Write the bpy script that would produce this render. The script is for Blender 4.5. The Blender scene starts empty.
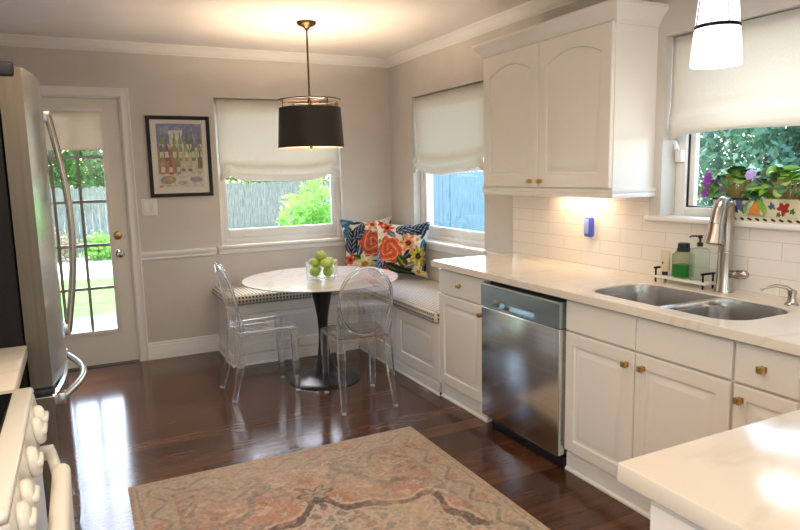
import bpy, bmesh, math, random
import numpy as np
from mathutils import Vector, Matrix
random.seed(7); np.random.seed(7)
C = bpy.context.scene.collection
SC = bpy.context.scene
R = math.radians

# ------------------------------------------------------------------ camera
cd = bpy.data.cameras.new('camera'); cam = bpy.data.objects.new('camera', cd); C.objects.link(cam)
cam.location = (-2.6623, -5.5187, 1.4797); cam.rotation_euler = (1.4277, 0.0217, -0.4632)
cd.sensor_width = 36; cd.lens = 644.2577/800*36; cd.clip_start = .02; cd.clip_end = 200
SC.camera = cam
# ------------------------------------------------------------------ world, sun, area lights, exposure
SC.view_settings.view_transform = 'Standard'; SC.view_settings.look = 'None'
SC.view_settings.gamma = 1; SC.view_settings.use_curve_mapping = False
SC.view_settings.exposure = 0.36
SC.cycles.use_denoising = True
SC.cycles.max_bounces = 14; SC.cycles.transmission_bounces = 12; SC.cycles.transparent_max_bounces = 24
SC.cycles.sample_clamp_indirect = 6
w = bpy.data.worlds.new('World'); SC.world = w; w.use_nodes = True
wn = w.node_tree.nodes; wl = w.node_tree.links
sky = wn.new('ShaderNodeTexSky'); sky.sky_type = 'NISHITA'; sky.sun_disc = False
sky.sun_elevation = R(52); sky.sun_rotation = R(20); sky.air_density = 1.2; sky.dust_density = 2.5
bg = wn['Background']; bg.inputs['Strength'].default_value = 1.3
wl.new(sky.outputs['Color'], bg.inputs['Color'])

def light(name, kind, loc, energy, color, **kw):
    d = bpy.data.lights.new(name, kind); d.energy = energy; d.color = color
    for k, v in kw.items():
        if k not in ('rot', 'aim'): setattr(d, k, v)
    o = bpy.data.objects.new(name, d); C.objects.link(o); o.location = loc
    if 'rot' in kw: o.rotation_euler = kw['rot']
    if 'aim' in kw: o.rotation_euler = Vector(kw['aim']).to_track_quat('-Z', 'Y').to_euler()
    return o
light('sun', 'SUN', (0, 0, 10), 5.0, (1, .95, .86), angle=R(.6), aim=(.12, -.33, -.93))
# warm fill lights added at the ceiling over the kitchen, out of view
WARM = (1, .80, .60)
for x, y, e in ((-2.5, -3.6, 9), (-3.0, -5.1, 20), (-1.5, -3.75, 4), (-2.3, -6.2, 6), (-1.2, -6.4, 4), (-1.6, -7.6, 6)):
    light('ceiling_fill_light', 'AREA', (x, y, 2.497), e, (1, .83, .64), shape='DISK', size=.16, rot=(0, 0, 0))
# light portals in the openings (guide the daylight, emit nothing)
for loc, aim, sx, sy in (((-1.05, .12, 1.5), (0, -1, 0), 1.1, 1.22), ((.14, -1.0, 1.5), (-1, 0, 0), 1.1, 1.22),
                         ((.18, -3.75, 1.67), (-1, 0, 0), 1.2, .9), ((-2.72, .12, 1.1), (0, -1, 0), .8, 2.1),
                         ((-1.8, -9.1, 1.25), (0, 1, 0), 1.4, 1.9), ((-3.6, -6.95, 1.25), (1, 0, 0), 1.9, 1.9)):
    p = light('daylight_portal', 'AREA', loc, 1, (1, 1, 1), shape='RECTANGLE', size=sx, size_y=sy, aim=aim)
    p.data.cycles.is_portal = True

# ------------------------------------------------------------------ materials
def lin(c):
    return tuple((v/12.92 if v <= .04045 else ((v+.055)/1.055)**2.4) for v in c)
def hexc(h):
    return lin(tuple(int(h[i:i+2], 16)/255 for i in (0, 2, 4)))
MATS = {}
def mat(name, col, rough=.5, metal=0., spec=.5, **kw):
    if name in MATS: return MATS[name]
    m = bpy.data.materials.new(name); m.use_nodes = True
    b = m.node_tree.nodes['Principled BSDF']
    if isinstance(col, str): col = hexc(col)
    b.inputs['Base Color'].default_value = (*col, 1); b.inputs['Roughness'].default_value = rough
    b.inputs['Metallic'].default_value = metal; b.inputs['Specular IOR Level'].default_value = spec
    for k, v in kw.items():
        b.inputs[k].default_value = v
    MATS[name] = m
    return m
def nodes(m): return m.node_tree.nodes, m.node_tree.links, m.node_tree.nodes['Principled BSDF']
def N(m, t, **kw):
    n = m.node_tree.nodes.new(t)
    for k, v in kw.items():
        if k in n.inputs: n.inputs[k].default_value = v
        else: setattr(n, k, v)
    return n
def noise_tint(m, c1, c2, scale=5, detail=4, stretch=(1, 1, 1), lo=.35, hi=.65, bump=0, rough=None, bscale=None):
    ns, ls, b = nodes(m)
    tc = N(m, 'ShaderNodeTexCoord'); mp = N(m, 'ShaderNodeMapping'); mp.inputs['Scale'].default_value = stretch
    nz = N(m, 'ShaderNodeTexNoise', Scale=scale, Detail=detail)
    rp = N(m, 'ShaderNodeValToRGB'); e = rp.color_ramp.elements
    e[0].position = lo; e[1].position = hi
    e[0].color = (*(hexc(c1) if isinstance(c1, str) else c1), 1); e[1].color = (*(hexc(c2) if isinstance(c2, str) else c2), 1)
    ls.new(tc.outputs['Object'], mp.inputs['Vector']); ls.new(mp.outputs['Vector'], nz.inputs['Vector'])
    ls.new(nz.outputs['Fac'], rp.inputs['Fac']); ls.new(rp.outputs['Color'], b.inputs['Base Color'])
    if bump:
        bp = N(m, 'ShaderNodeBump', Strength=bump, Distance=.01)
        n2 = N(m, 'ShaderNodeTexNoise', Scale=bscale or scale*4, Detail=3); ls.new(mp.outputs['Vector'], n2.inputs['Vector'])
        ls.new(n2.outputs['Fac'], bp.inputs['Height']); ls.new(bp.outputs['Normal'], b.inputs['Normal'])
    return m

M_wall = noise_tint(mat('wall_paint', 'd0c9c0', .75, spec=.25), 'cdc6bd', 'd3ccc3', 3, bump=.04, bscale=180)
M_ceil = noise_tint(mat('ceiling_paint', 'e6e0da', .9, spec=.1), 'e4ded8', 'e8e2dc', 2, bump=.05, bscale=120)
M_trim = mat('trim_white', 'ece8e2', .35)
M_cab = noise_tint(mat('cabinet_white', 'ede6dc', .2), 'ece5db', 'eee7dd', 4, bump=.01, bscale=40)
M_doorp = mat('door_white', 'e4ddd2', .4)
M_brass = noise_tint(mat('brass', 'cdaa6e', .28, 1), 'c4a165', 'd8b67c', 60)
M_chrome = mat('chrome', 'c8c8c8', .12, 1)
M_nickel = noise_tint(mat('brushed_nickel', 'b3aaa0', .27, 1), 'aba298', 'bab1a7', 30, stretch=(1, 1, .05))
M_sinksteel = noise_tint(mat('sink_steel', 'dedad4', .24, 1), 'd8d4ce', 'e2deda', 60, stretch=(1, .04, 1))
M_steel = noise_tint(mat('stainless_steel', 'd6dada', .2, 1), 'd0d4d4', 'dce0e0', 90, stretch=(1, .02, 1))
M_steelside = noise_tint(mat('stainless_edge_reflection', '6f6558', .45, 1), '6a6053', '756b5e', 50, stretch=(1, 1, .03))  # steel door side with its beige reflection put into the colour
M_dark = mat('dark_plastic', '17161a', .45)
M_fridgeside = noise_tint(mat('fridge_side_charcoal', '171412', .6, spec=.2), '151210', '191614', 60, bump=.03)
M_black = mat('black_satin', '161618', .5, spec=.3)
M_blackmetal = mat('black_metal', '141316', .4, .6)
M_bronze = noise_tint(mat('dark_bronze', '4a3a2c', .35, 1), '44352a', '52412f', 20)
M_white_en = mat('white_enamel', 'e6e0d4', .18)
M_blackglass = mat('black_ceramic', '0c0c0e', .08)
M_blackbaselike = mat('table_base_black', '1b1c1f', .33)

# floor: dark walnut boards running along X
M_floor = mat('walnut_floor', '3a2118', .2, spec=.5)
def mk_floor():
    ns, ls, b = nodes(M_floor)
    tc = N(M_floor, 'ShaderNodeTexCoord')
    br = N(M_floor, 'ShaderNodeTexBrick'); br.inputs['Scale'].default_value = 1
    br.inputs['Brick Width'].default_value = 1.1; br.inputs['Row Height'].default_value = .125; br.inputs['Mortar Size'].default_value = .0012
    br.inputs['Color1'].default_value = (*hexc('4a2c1d'), 1); br.inputs['Color2'].default_value = (*hexc('66422d'), 1); br.inputs['Mortar'].default_value = (*hexc('20120d'), 1)
    br.offset = .37
    mp = N(M_floor, 'ShaderNodeMapping'); mp.inputs['Scale'].default_value = (1.2, 14, 1)
    nz = N(M_floor, 'ShaderNodeTexNoise', Scale=3, Detail=6)
    mx = N(M_floor, 'ShaderNodeMix', data_type='RGBA', blend_type='MULTIPLY'); mx.inputs[0].default_value = .75
    rp = N(M_floor, 'ShaderNodeValToRGB'); e = rp.color_ramp.elements; e[0].position = .3; e[1].position = .7
    e[0].color = (.55, .52, .5, 1); e[1].color = (1.2, 1.18, 1.14, 1)
    ls.new(tc.outputs['Object'], br.inputs['Vector']); ls.new(tc.outputs['Object'], mp.inputs['Vector'])
    ls.new(mp.outputs['Vector'], nz.inputs['Vector']); ls.new(nz.outputs['Fac'], rp.inputs['Fac'])
    ls.new(br.outputs['Color'], mx.inputs[6]); ls.new(rp.outputs['Color'], mx.inputs[7]); ls.new(mx.outputs[2], b.inputs['Base Color'])
    n2 = N(M_floor, 'ShaderNodeTexNoise', Scale=9, Detail=2); ls.new(mp.outputs['Vector'], n2.inputs['Vector'])
    bp = N(M_floor, 'ShaderNodeBump', Strength=.02, Distance=.01); ls.new(n2.outputs['Fac'], bp.inputs['Height']); ls.new(bp.outputs['Normal'], b.inputs['Normal'])
    mr = N(M_floor, 'ShaderNodeMapRange'); mr.inputs['To Min'].default_value = .10; mr.inputs['To Max'].default_value = .18
    ls.new(n2.outputs['Fac'], mr.inputs['Value']); ls.new(mr.outputs['Result'], b.inputs['Roughness'])
mk_floor()
# quartz worktop
M_quartz = mat('quartz', 'e8dfd3', .14)
def mk_quartz(m, base, vein, scale):
    ns, ls, b = nodes(m)
    tc = N(m, 'ShaderNodeTexCoord'); n1 = N(m, 'ShaderNodeTexNoise', Scale=scale, Detail=5, Distortion=1.2)
    rp = N(m, 'ShaderNodeValToRGB'); cr = rp.color_ramp
    cr.elements[0].position = .47; cr.elements[0].color = (*hexc(base), 1); cr.elements[1].position = .53; cr.elements[1].color = (*hexc(base), 1)
    e = cr.elements.new(.5); e.color = (*hexc(vein), 1)
    ls.new(tc.outputs['Object'], n1.inputs['Vector']); ls.new(n1.outputs['Fac'], rp.inputs['Fac']); ls.new(rp.outputs['Color'], b.inputs['Base Color'])
mk_quartz(M_quartz, 'e7dccc', 'dfd2c0', 1.6)
M_tabletop = mat('table_marble', 'ebe4e0', .1); mk_quartz(M_tabletop, 'ece5e1', 'd9d1cd', 2.2)
# subway tile
M_tile = mat('subway_tile', 'eee4d8', .13)
def mk_tile():
    ns, ls, b = nodes(M_tile)
    tc = N(M_tile, 'ShaderNodeTexCoord'); sp = N(M_tile, 'ShaderNodeSeparateXYZ'); cb = N(M_tile, 'ShaderNodeCombineXYZ')
    ls.new(tc.outputs['Object'], sp.inputs[0]); ls.new(sp.outputs['Y'], cb.inputs['X']); ls.new(sp.outputs['Z'], cb.inputs['Y'])
    br = N(M_tile, 'ShaderNodeTexBrick'); br.inputs['Scale'].default_value = 1
    br.inputs['Brick Width'].default_value = .305; br.inputs['Row Height'].default_value = .0765; br.inputs['Mortar Size'].default_value = .0016
    br.inputs['Color1'].default_value = (*hexc('ebe3da'), 1); br.inputs['Color2'].default_value = (*hexc('eee6dd'), 1); br.inputs['Mortar'].default_value = (*hexc('d3c7b8'), 1)
    ls.new(cb.outputs[0], br.inputs['Vector']); ls.new(br.outputs['Color'], b.inputs['Base Color'])
    bp = N(M_tile, 'ShaderNodeBump', Strength=.35, Distance=.003, invert=True); ls.new(br.outputs['Fac'], bp.inputs['Height']); ls.new(bp.outputs['Normal'], b.inputs['Normal'])
mk_tile()
# window glass (clear pane that mirrors a little)
def clear_pane(name, tint=(.95, .98, 1), refl=.7):
    m = bpy.data.materials.new(name); m.use_nodes = True; ns = m.node_tree.nodes; ls = m.node_tree.links
    ns.remove(ns['Principled BSDF'])
    tr = ns.new('ShaderNodeBsdfTransparent'); tr.inputs[0].default_value = (*tint, 1)
    gl = ns.new('ShaderNodeBsdfGlossy'); gl.inputs['Roughness'].default_value = .01
    lw = ns.new('ShaderNodeLayerWeight'); pw = ns.new('ShaderNodeMath'); pw.operation = 'POWER'; pw.inputs[1].default_value = 4.5
    fr = ns.new('ShaderNodeMath'); fr.operation = 'MULTIPLY_ADD'; fr.inputs[1].default_value = refl; fr.inputs[2].default_value = .03*refl
    ls.new(lw.outputs['Facing'], pw.inputs[0]); ls.new(pw.outputs[0], fr.inputs[0])
    mx = ns.new('ShaderNodeMixShader')
    ls.new(fr.outputs[0], mx.inputs[0]); ls.new(tr.outputs[0], mx.inputs[1]); ls.new(gl.outputs[0], mx.inputs[2]); ls.new(mx.outputs[0], ns['Material Output'].inputs[0])
    return m
M_pane = clear_pane('window_glass')
M_paneblue = clear_pane('sky_cast_window_glass', (.86, .95, 1.0))  # blue cast of the sky put into the glass tint
def acrylic(name, tint, mixf, ior):
    m = bpy.data.materials.new(name); m.use_nodes = True; ns = m.node_tree.nodes; ls = m.node_tree.links
    ns.remove(ns['Principled BSDF'])
    g = ns.new('ShaderNodeBsdfGlass'); g.inputs['Color'].default_value = (*tint, 1); g.inputs['IOR'].default_value = ior; g.inputs['Roughness'].default_value = .0
    t = ns.new('ShaderNodeBsdfTransparent'); t.inputs[0].default_value = (*tint, 1)
    mx = ns.new('ShaderNodeMixShader'); mx.inputs[0].default_value = mixf
    ls.new(t.outputs[0], mx.inputs[1]); ls.new(g.outputs[0], mx.inputs[2]); ls.new(mx.outputs[0], ns['Material Output'].inputs[0])
    return m
M_acrylic = acrylic('clear_polycarbonate', (.975, .985, 1.0), .8, 1.45)
M_acrylicpanel = acrylic('clear_polycarbonate_sheet', (.985, .99, 1.0), .5, 1.42)
M_glassbowl = acrylic('bowl_glass', (.97, .99, .98), .5, 1.4)
M_bottle = acrylic('bottle_clear', (.93, .98, .95), .4, 1.2)
M_soapjar = acrylic('jar_clear', (.86, .89, .82), .4, 1.2)
# fabrics
def fabric(name, c1, c2, trans=.35):
    m = bpy.data.materials.new(name); m.use_nodes = True; ns = m.node_tree.nodes; ls = m.node_tree.links
    b = ns['Principled BSDF']; b.inputs['Roughness'].default_value = .9; b.inputs['Specular IOR Level'].default_value = .1
    noise_tint(m, c1, c2, 160, 2, bump=.08, bscale=500)
    src = b.inputs['Base Color'].links[0].from_socket
    t = ns.new('ShaderNodeBsdfTranslucent'); ls.new(src, t.inputs[0])
    mx = ns.new('ShaderNodeMixShader'); mx.inputs[0].default_value = trans
    ls.new(b.outputs[0], mx.inputs[1]); ls.new(t.outputs[0], mx.inputs[2]); ls.new(mx.outputs[0], ns['Material Output'].inputs[0])
    return m
M_blind = fabric('shade_linen', 'f1ede2', 'f7f3ea', .26)
M_blindd = fabric('door_shade_linen', 'ece2d4', 'f0e7da', .24)
M_drum = mat('drum_shade_black', '2a2521', .6)
M_drumin = mat('drum_shade_lining', 'ead9bf', .7)
def emis(name, col, s):
    m = bpy.data.materials.new(name); m.use_nodes = True; b = m.node_tree.nodes['Principled BSDF']
    b.inputs['Base Color'].default_value = (*hexc(col), 1); b.inputs['Emission Color'].default_value = (*hexc(col), 1); b.inputs['Emission Strength'].default_value = s
    return m
M_diff = emis('lamp_diffuser', 'ffe3bf', 1.3)
M_cone = emis('milk_glass_lit', 'f7f8ff', 1.1)
M_bulb = emis('bulb', 'ffd9a8', 12)
# banquette ticking: dark dots in rows on cream
M_cushion = mat('cushion_check', 'd8cdb9', .85, spec=.15)
def mk_cushion():
    m = M_cushion; ns, ls, b = nodes(m)
    tc = N(m, 'ShaderNodeTexCoord'); sp = N(m, 'ShaderNodeSeparateXYZ'); ls.new(tc.outputs['UV'], sp.inputs[0])
    def tri(sock, freq, thr):
        a = N(m, 'ShaderNodeMath', operation='MULTIPLY'); a.inputs[1].default_value = freq; ls.new(sock, a.inputs[0])
        f = N(m, 'ShaderNodeMath', operation='FRACT'); ls.new(a.outputs[0], f.inputs[0])
        g = N(m, 'ShaderNodeMath', operation='LESS_THAN'); g.inputs[1].default_value = thr; ls.new(f.outputs[0], g.inputs[0])
        return g
    u = tri(sp.outputs['X'], 1/.027, .52); v = tri(sp.outputs['Y'], 1/.027, .56)
    mu = N(m, 'ShaderNodeMath', operation='MULTIPLY'); ls.new(u.outputs[0], mu.inputs[0]); ls.new(v.outputs[0], mu.inputs[1])
    mx = N(m, 'ShaderNodeMix', data_type='RGBA'); mx.inputs[6].default_value = (*hexc('d5ccbe'), 1); mx.inputs[7].default_value = (*hexc('37353c'), 1)
    ls.new(mu.outputs[0], mx.inputs[0]); ls.new(mx.outputs[2], b.inputs['Base Color'])
mk_cushion()
def attr_mat(name, rough=.85, spec=.15, bump=0, bs=300):
    m = mat(name, 'ffffff', rough, spec=spec); ns, ls, b = nodes(m)
    a = N(m, 'ShaderNodeVertexColor'); a.layer_name = 'col'; ls.new(a.outputs['Color'], b.inputs['Base Color'])
    if bump:
        tc = N(m, 'ShaderNodeTexCoord'); n2 = N(m, 'ShaderNodeTexNoise', Scale=bs, Detail=2); ls.new(tc.outputs['Object'], n2.inputs['Vector'])
        bp = N(m, 'ShaderNodeBump', Strength=bump, Distance=.01); ls.new(n2.outputs['Fac'], bp.inputs['Height']); ls.new(bp.outputs['Normal'], b.inputs['Normal'])
    return m
M_floral = attr_mat('floral_fabric'); M_rug = attr_mat('rug_pile', .95, .05, .5, 350)
M_paintpot = attr_mat('painted_ceramic', .2, .5); M_print = attr_mat('watercolour_print', .5, .3)

# ------------------------------------------------------------------ geometry helpers
class G:
    def __init__(s): s.bm = bmesh.new(); s.mi = 0
    def _f(s, vs):
        try:
            f = s.bm.faces.new(vs); f.material_index = s.mi; return f
        except ValueError: return None
    def box(s, x0, x1, y0, y1, z0, z1, bev=0, seg=2):
        x0, x1 = min(x0, x1), max(x0, x1); y0, y1 = min(y0, y1), max(y0, y1); z0, z1 = min(z0, z1), max(z0, z1)
        v = [s.bm.verts.new(p) for p in ((x0, y0, z0), (x1, y0, z0), (x1, y1, z0), (x0, y1, z0), (x0, y0, z1), (x1, y0, z1), (x1, y1, z1), (x0, y1, z1))]
        fs = [s._f([v[i] for i in q]) for q in ((0, 3, 2, 1), (4, 5, 6, 7), (0, 1, 5, 4), (1, 2, 6, 5), (2, 3, 7, 6), (3, 0, 4, 7))]
        if bev:
            es = list({e for f in fs for e in f.edges})
            r = bmesh.ops.bevel(s.bm, geom=es, offset=bev, segments=seg, affect='EDGES', profile=.5)
            for f in r['faces']: f.material_index = s.mi
        return s
    def loft(s, loops, closed=True, cap0=False, cap1=False):
        rows = [[s.bm.verts.new(p) for p in lp] for lp in loops]
        n = len(rows[0])
        for a, b in zip(rows, rows[1:]):
            for i in range(n if closed else n-1):
                j = (i+1) % n; s._f([a[i], a[j], b[j], b[i]])
        if cap0: s._f(rows[0][::-1])
        if cap1: s._f(rows[-1])
        return s
    def lathe(s, prof, c=(0, 0, 0), seg=40, cap=True):
        loops = [[(c[0]+max(r, 1e-5)*math.cos(2*math.pi*k/seg), c[1]+max(r, 1e-5)*math.sin(2*math.pi*k/seg), c[2]+z) for k in range(seg)] for r, z in prof]
        return s.loft(loops, True, cap, cap)
    def tube(s, pts, r, seg=12, closed=False, sq=False, cap=True):
        pts = [Vector(p) for p in pts]; n = len(pts); rr = r if hasattr(r, '__len__') else [r]*n
        up = None; loops = []
        for i, p in enumerate(pts):
            a = pts[(i-1) % n] if (closed or i > 0) else p; b = pts[(i+1) % n] if (closed or i < n-1) else p
            t = (b-a).normalized()
            if up is None:
                up = Vector((0, 0, 1)) if abs(t.z) < .9 else Vector((0, 1, 0))
            x = t.cross(up).normalized(); y = x.cross(t).normalized(); up = y
            if sq: loops.append([p+x*rr[i]*sx+y*rr[i]*sy for sx, sy in ((1, 1), (-1, 1), (-1, -1), (1, -1))])
            else: loops.append([p+x*rr[i]*math.cos(2*math.pi*k/seg)+y*rr[i]*math.sin(2*math.pi*k/seg) for k in range(seg)])
        if closed: loops.append(loops[0])
        return s.loft(loops, True, cap and not closed, cap and not closed)
    def cyl(s, p0, p1, r0, r1=None, seg=20): return s.tube([p0, p1], [r0, r0 if r1 is None else r1], seg)
    def prism(s, poly, h0, h1, ax='z'):
        def q(p, h): return (p[0], p[1], h) if ax == 'z' else ((h, p[0], p[1]) if ax == 'x' else (p[0], h, p[1]))
        return s.loft([[q(p, h0) for p in poly], [q(p, h1) for p in poly]], True, True, True)
    def sphere(s, c, r, seg=20, rings=12, sc=(1, 1, 1)):
        prof = [(r*math.sin(math.pi*k/rings), -r*math.cos(math.pi*k/rings)) for k in range(rings+1)]
        loops = [[(c[0]+sc[0]*max(q, 1e-5)*math.cos(2*math.pi*k/seg), c[1]+sc[1]*max(q, 1e-5)*math.sin(2*math.pi*k/seg), c[2]+sc[2]*z) for k in range(seg)] for q, z in prof]
        return s.loft(loops, True, True, True)

def wpos(o):
    v = Vector((0, 0, 0))
    while o is not None: v = v + o.location; o = o.parent
    return v
def obj(name, g, mats, parent=None, loc=None, smooth=35, local=False):
    """link one mesh; geometry comes in world coordinates unless local"""
    me = bpy.data.meshes.new(name); bm = g.bm
    o = bpy.data.objects.new(name, me); C.objects.link(o)
    base = wpos(parent) if parent else Vector((0, 0, 0))
    if parent: o.parent = parent
    if loc is not None: o.location = loc
    if not local: bmesh.ops.translate(bm, verts=bm.verts, vec=-(base + (Vector(loc) if loc is not None else Vector((0, 0, 0)))))
    bmesh.ops.recalc_face_normals(bm, faces=bm.faces)
    bm.to_mesh(me); bm.free()
    for m in (mats if isinstance(mats, (list, tuple)) else [mats]): me.materials.append(m)
    if smooth:
        me.polygons.foreach_set('use_smooth', [True]*len(me.polygons)); me.set_sharp_from_angle(angle=R(smooth))
    return o
def arr_obj(name, verts, faces, mats, parent=None, loc=None, smooth=True, cols=None):
    me = bpy.data.meshes.new(name); me.from_pydata([tuple(v) for v in verts], [], [tuple(f) for f in faces]); me.update()
    if cols is not None:
        a = me.color_attributes.new('col', 'FLOAT_COLOR', 'POINT')
        c4 = np.ones((len(verts), 4), dtype=np.float32); c4[:, :3] = cols
        a.data.foreach_set('color', c4.ravel())
    for m in (mats if isinstance(mats, (list, tuple)) else [mats]): me.materials.append(m)
    if smooth: me.polygons.foreach_set('use_smooth', [True]*len(me.polygons))
    o = bpy.data.objects.new(name, me); C.objects.link(o)
    if parent: o.parent = parent
    if loc is not None: o.location = loc
    return o
def tag(o, label, cat, group=None):
    o['label'] = label; o['category'] = cat
    if group: o['group'] = group
    return o
def thing(name, label, cat, loc, rotz=0, group=None):
    o = bpy.data.objects.new(name, None); C.objects.link(o); o.location = loc; o.rotation_euler = (0, 0, rotz)
    o.empty_display_size = .05
    return tag(o, label, cat, group)
def struct(name, g, mats, parent=None, **kw):
    o = obj(name, g, mats, parent, **kw)
    if parent is None: o['kind'] = 'structure'
    return o
def dup(root, loc, rotz, label):
    r = root.copy(); C.objects.link(r); r.location = loc; r.rotation_euler = (0, 0, rotz); r['label'] = label
    for ch in list(root.children):
        c = ch.copy(); C.objects.link(c); c.parent = r
        for gch in ch.children:
            d = gch.copy(); C.objects.link(d); d.parent = c
    return r

def wall(axis, f0, f1, us, vs, holes):
    """wall slab with openings; axis 'y': faces in XZ at y=f0..f1, axis 'x': faces in YZ"""
    g = G(); us = sorted(us); vs = sorted(vs)
    def q(u, v, f): return (u, f, v) if axis == 'y' else (f, u, v)
    vt = {}
    def V(i, j, k):
        if (i, j, k) not in vt: vt[i, j, k] = g.bm.verts.new(q(us[i], vs[j], (f0, f1)[k]))
        return vt[i, j, k]
    def solid(i, j):
        if not (0 <= i < len(us)-1 and 0 <= j < len(vs)-1): return False
        cu, cv = (us[i]+us[i+1])/2, (vs[j]+vs[j+1])/2
        return not any(a < cu < b and c < cv < d for a, b, c, d in holes)
    for i in range(len(us)-1):
        for j in range(len(vs)-1):
            if not solid(i, j): continue
            for k in (0, 1): g._f([V(i, j, k), V(i+1, j, k), V(i+1, j+1, k), V(i, j+1, k)])
            if not solid(i-1, j): g._f([V(i, j, 0), V(i, j+1, 0), V(i, j+1, 1), V(i, j, 1)])
            if not solid(i+1, j): g._f([V(i+1, j, 0), V(i+1, j+1, 0), V(i+1, j+1, 1), V(i+1, j, 1)])
            if not solid(i, j-1): g._f([V(i, j, 0), V(i+1, j, 0), V(i+1, j, 1), V(i, j, 1)])
            if not solid(i, j+1): g._f([V(i, j+1, 0), V(i+1, j+1, 0), V(i+1, j+1, 1), V(i, j+1, 1)])
    return g

CEIL = 2.505
# ------------------------------------------------------------------ room shell
g = G(); g.box(-3.7, .22, -9.2, .22, -.12, 0); struct('floor', g, M_floor, smooth=0)
g = G(); g.box(-3.9, .75, -9.4, .8, CEIL, CEIL+.2); struct('ceiling', g, M_ceil, smooth=0)  # slab also juts outside as an unseen eave, added to cast shade
W1 = (-1.60, -.50, .895, 2.118)     # back window (x, z)
D1 = (-3.14, -2.315, 0, 2.10)       # door opening
W2 = (-1.56, -.45, .895, 2.118)     # nook side window (y, z)
W3 = (-4.36, -3.157, 1.228, 2.115)  # kitchen window (y, z)
struct('wall_back', wall('y', 0, .2, [-3.7, D1[0], D1[1], W1[0], W1[1], .2], [0, W1[2], D1[3], W1[3], CEIL], [W1, D1]), M_wall, smooth=0)
struct('wall_right', wall('x', 0, .2, [-9.2, W3[0], W3[1], W2[0], W2[1], 0], [0, W2[2], W3[2], W3[3], W2[3], CEIL], [W2, W3]), M_wall, smooth=0)
W4 = (-7.9, -6.0, .3, 2.2); W5 = (-2.5, -1.1, .3, 2.2)   # unseen wide openings, added behind the camera to let in daylight
struct('wall_left', wall('x', -3.7, -3.5, [-9.2, W4[0], W4[1], 0], [0, W4[2], W4[3], CEIL], [W4]), M_wall, smooth=0)
struct('wall_rear', wall('y', -9.2, -9.0, [-3.5, W5[0], W5[1], 0], [0, W5[2], W5[3], CEIL], [W5]), M_wall, smooth=0)

# crown moulding (inside corner, mitred)
prof = [(0, 2.432), (.008, 2.432), (.010, 2.440), (.020, 2.446), (.034, 2.462), (.046, 2.480), (.060, 2.490), (.068, 2.494), (.070, 2.505), (0, 2.505)]
g = G(); loops = [[(-3.5, -o, z), (-o, -o, z), (-o, -9.0, z)] for o, z in prof]; g.loft(loops, False); struct('trim_1', g, M_trim, smooth=30)
def strip_x(prof, x0, x1):   # on the back wall, profile (offset, z)
    g = G(); g.loft([[(x0, -o, z) for o, z in prof], [(x1, -o, z) for o, z in prof]], True, True, True); return g
def strip_y(prof, y0, y1):   # on the right wall
    g = G(); g.loft([[(-o, y0, z) for o, z in prof], [(-o, y1, z) for o, z in prof]], True, True, True); return g
base = [(0, .0), (.020, .0), (.020, .008), (.016, .012), (.016, .085), (.012, .095), (.013, .108), (.007, .120), (.009, .128), (.004, .142), (0, .142)]
struct('baseboard_back', strip_x(base, -2.252, -1.672), M_trim, smooth=30)
rail = [(0, .822), (.010, .822), (.014, .832), (.012, .842), (.022, .858), (.026, .872), (.020, .884), (.008, .890), (0, .890)]
struct('trim_2', strip_x(rail, -2.252, -1.652), M_trim, smooth=30)
struct('trim_3', strip_x(rail, -.45, -.005), M_trim, smooth=30)
struct('trim_4', strip_y(rail, -.028, -.40), M_trim, smooth=30)
struct('trim_5', strip_y(rail, -1.612, -1.915), M_trim, smooth=30)

# ---- window_1 : double-hung in the back wall
def window_back():
    x0, x1, z0, z1 = W1
    root = bpy.data.objects.new('window_1', None); C.objects.link(root); root.location = ((x0+x1)/2, 0, z0); root['kind'] = 'structure'
    g = G()
    for a, b, c, d in ((x0, x0+.035, z0, z1), (x1-.035, x1, z0, z1), (x0+.035, x1-.035, z1-.035, z1), (x0+.035, x1-.035, z0, z0+.05)):
        g.box(a, b, .06, .13, c, d, .004)
    obj('frame', g, M_trim, root)
    g = G(); s0, s1 = x0+.035, x1-.035
    for a, b, c, d in ((s0, s0+.045, z0+.05, 1.52), (s1-.045, s1, z0+.05, 1.52), (s0+.045, s1-.045, z0+.05, z0+.13), (s0+.045, s1-.045, 1.475, 1.52)):
        g.box(a, b, .072, .105, c, d, .006)
    for xc in (-1.36, -.78): g.box(xc-.04, xc+.04, .06, .073, z0+.062, z0+.075, .003)   # sash lifts
    obj('lower_sash', g, M_trim, root)
    g = G()
    for a, b, c, d in ((s0, s0+.04, 1.48, z1-.035), (s1-.04, s1, 1.48, z1-.035), (s0+.04, s1-.04, z1-.08, z1-.035), (s0+.04, s1-.04, 1.48, 1.52)):
        g.box(a, b, .106, .128, c, d, .004)
    obj('upper_sash', g, M_trim, root)
    g = G(); g.box(s0+.04, s1-.04, .086, .089, z0+.12, 1.48); obj('lower_pane', g, M_pane, root, smooth=0)
    g = G(); g.box(s0+.035, s1-.035, .115, .118, 1.515, z1-.075); obj('upper_pane', g, M_pane, root, smooth=0)
    g = G(); g.box(x0-.045, x1+.045, -.045, .06, z0-.022, z0+.004, .006); obj('stool', g, M_trim, root)
    g = G(); g.prism([(0, .826), (-.016, .826), (-.022, .84), (-.022, .868), (-.012, .873), (0, .873)], x0-.03, x1+.03, 'x'); obj('apron', g, M_trim, root)
window_back()
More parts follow.
